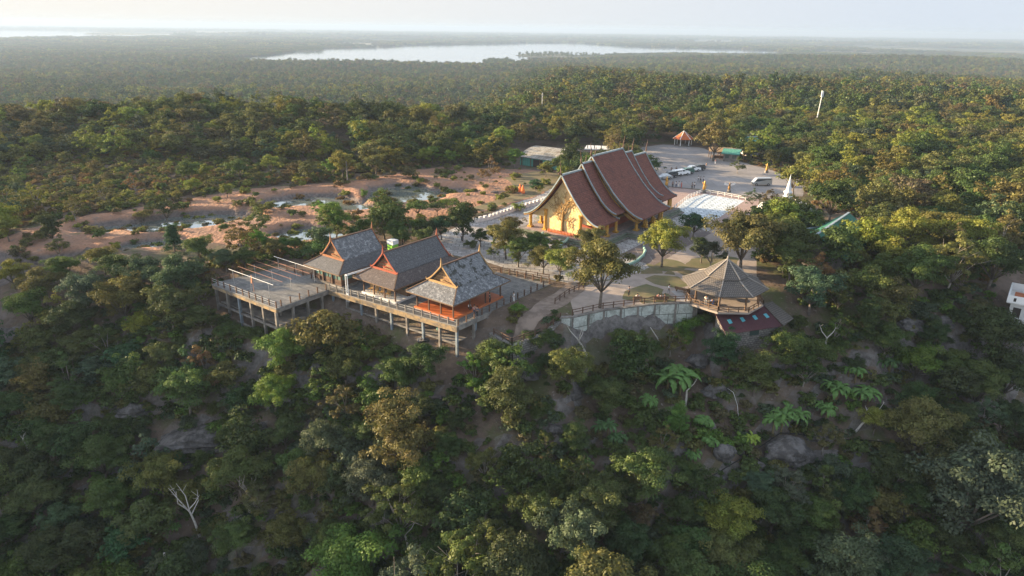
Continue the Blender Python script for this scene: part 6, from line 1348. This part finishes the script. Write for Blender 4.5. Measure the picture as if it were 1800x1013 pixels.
isl = []
for q in ISL:
    xs = [p[0] for p in q]; ys = [p[1] for p in q]
    for t in range(260):
        x = rng.uniform(min(xs), max(xs)); y = rng.uniform(min(ys), max(ys))
        if inpoly(x, y, q): isl.append((x, y, LZ+.5-1, 10+rng.randrange(7), rng.uniform(.8, 1.6), rng.uniform(0, 6), *COL['md']))
# left wood outside the frame still throws its long shadows on the hill
for t in range(500):
    y = rng.uniform(60, 330); x = rng.uniform(-330, -y*.80-32)
    if gfree(x, y, 2.6): gput(x, y, 2.6); pts.append((x, y, hh(x, y), rng.randrange(8), rng.uniform(.8, 1.15), rng.uniform(0, 6.28), *COL['md']))
PT = np.concatenate([np.array(pts), FAR, np.array(isl)])
print('forest points', len(PT))
def instancer(name, PT, lib_, label, cat):
    me = bpy.data.meshes.new(name); me.vertices.add(len(PT)); me.vertices.foreach_set('co', PT[:, :3].astype(np.float32).ravel())
    me.attributes.new('pick', 'INT', 'POINT').data.foreach_set('value', PT[:, 3].astype(np.int32))
    me.attributes.new('size', 'FLOAT', 'POINT').data.foreach_set('value', PT[:, 4].astype(np.float32))
    me.attributes.new('turn', 'FLOAT', 'POINT').data.foreach_set('value', PT[:, 5].astype(np.float32))
    cc = np.ones((len(PT), 4), np.float32); cc[:, :3] = PT[:, 6:9]; me.attributes.new('tint', 'FLOAT_COLOR', 'POINT').data.foreach_set('color', cc.ravel())
    o = bpy.data.objects.new(name, me); C.objects.link(o)
    ng = bpy.data.node_groups.new(name, 'GeometryNodeTree'); ng.interface.new_socket('Geometry', in_out='INPUT', socket_type='NodeSocketGeometry'); ng.interface.new_socket('Geometry', in_out='OUTPUT', socket_type='NodeSocketGeometry')
    N = ng.nodes; L = ng.links; gi = N.new('NodeGroupInput'); go = N.new('NodeGroupOutput'); ip = N.new('GeometryNodeInstanceOnPoints'); ci = N.new('GeometryNodeCollectionInfo')
    ci.inputs['Collection'].default_value = lib_; ci.inputs['Separate Children'].default_value = True; ci.inputs['Reset Children'].default_value = True
    def attr(nm, ty): q = N.new('GeometryNodeInputNamedAttribute'); q.data_type = ty; q.inputs['Name'].default_value = nm; return q.outputs['Attribute']
    ip.inputs['Pick Instance'].default_value = True; L.new(gi.outputs[0], ip.inputs['Points']); L.new(ci.outputs[0], ip.inputs['Instance']); L.new(attr('pick', 'INT'), ip.inputs['Instance Index'])
    cx = N.new('ShaderNodeCombineXYZ'); L.new(attr('turn', 'FLOAT'), cx.inputs['Z']); L.new(cx.outputs[0], ip.inputs['Rotation']); L.new(attr('size', 'FLOAT'), ip.inputs['Scale']); L.new(ip.outputs[0], go.inputs[0])
    md = o.modifiers.new('scatter', 'NODES'); md.node_group = ng
    return tag(o, label, cat, kind='stuff')
instancer('forest', PT, lib, 'dense mixed green and olive wood running back to the lakes', 'forest')
# undergrowth: small tufts and low bushes on the bare ground between trees
lib2 = bpy.data.collections.new('undergrowth_library')
for i in range(3):
    o = bpy.data.objects.new('tuft_%d' % i, crown_mesh('leaves', 'S', 300+i, 3, 22, .5, M['leaf_forest'])); lib2.objects.link(o)
ug = []
for t in range(15000):
    y = rng.uniform(48, 235); x = rng.uniform(-y*.8-8, y*.8+8)
    on = inpoly(x, y, DIRT[0]); 
    if on and rng.random() > .13: continue
    if not on and not clear(x, y, .4): continue
    px, py, dd = Q(x, y, hh(x, y))
    if any(a < px < b_ and c0 < py < d0 for (a, c0, b_, d0) in GAPS) and rng.random() < .45: continue
    c_ = COL[rng.choice(['md', 'ol', 'dk', 'gg', 'tn', 'br', 'md', 'md'] if py > 500 else ['ol', 'tn', 'yl', 'ol', 'ru', 'md'])]
    ug.append((x, y, hh(x, y), rng.randrange(3), rng.uniform(.10, .40), rng.uniform(0, 6), *c_))
instancer('undergrowth', np.array(ug), lib2, 'low weeds and scrub scattered over the ground between the trees', 'undergrowth')

# ------------------------------------------------------------------ haze over the whole plain
b = MB(); b.box(-52000, 52000, -4000, 52000, -75, 62); hz = b.build('haze', []); tag(hz, 'pale evening haze lying over the plain', 'haze', kind='stuff')
m = bpy.data.materials.new('haze'); m.use_nodes = True; n = m.node_tree.nodes; n.remove(n['Principled BSDF']); pv = n.new('ShaderNodeVolumePrincipled')
pv.inputs['Color'].default_value = (.38, .49, .66, 1); pv.inputs['Density'].default_value = 1.5e-4; pv.inputs['Anisotropy'].default_value = .12; m.node_tree.links.new(pv.outputs[0], n['Material Output'].inputs['Volume']); hz.data.materials.append(m)
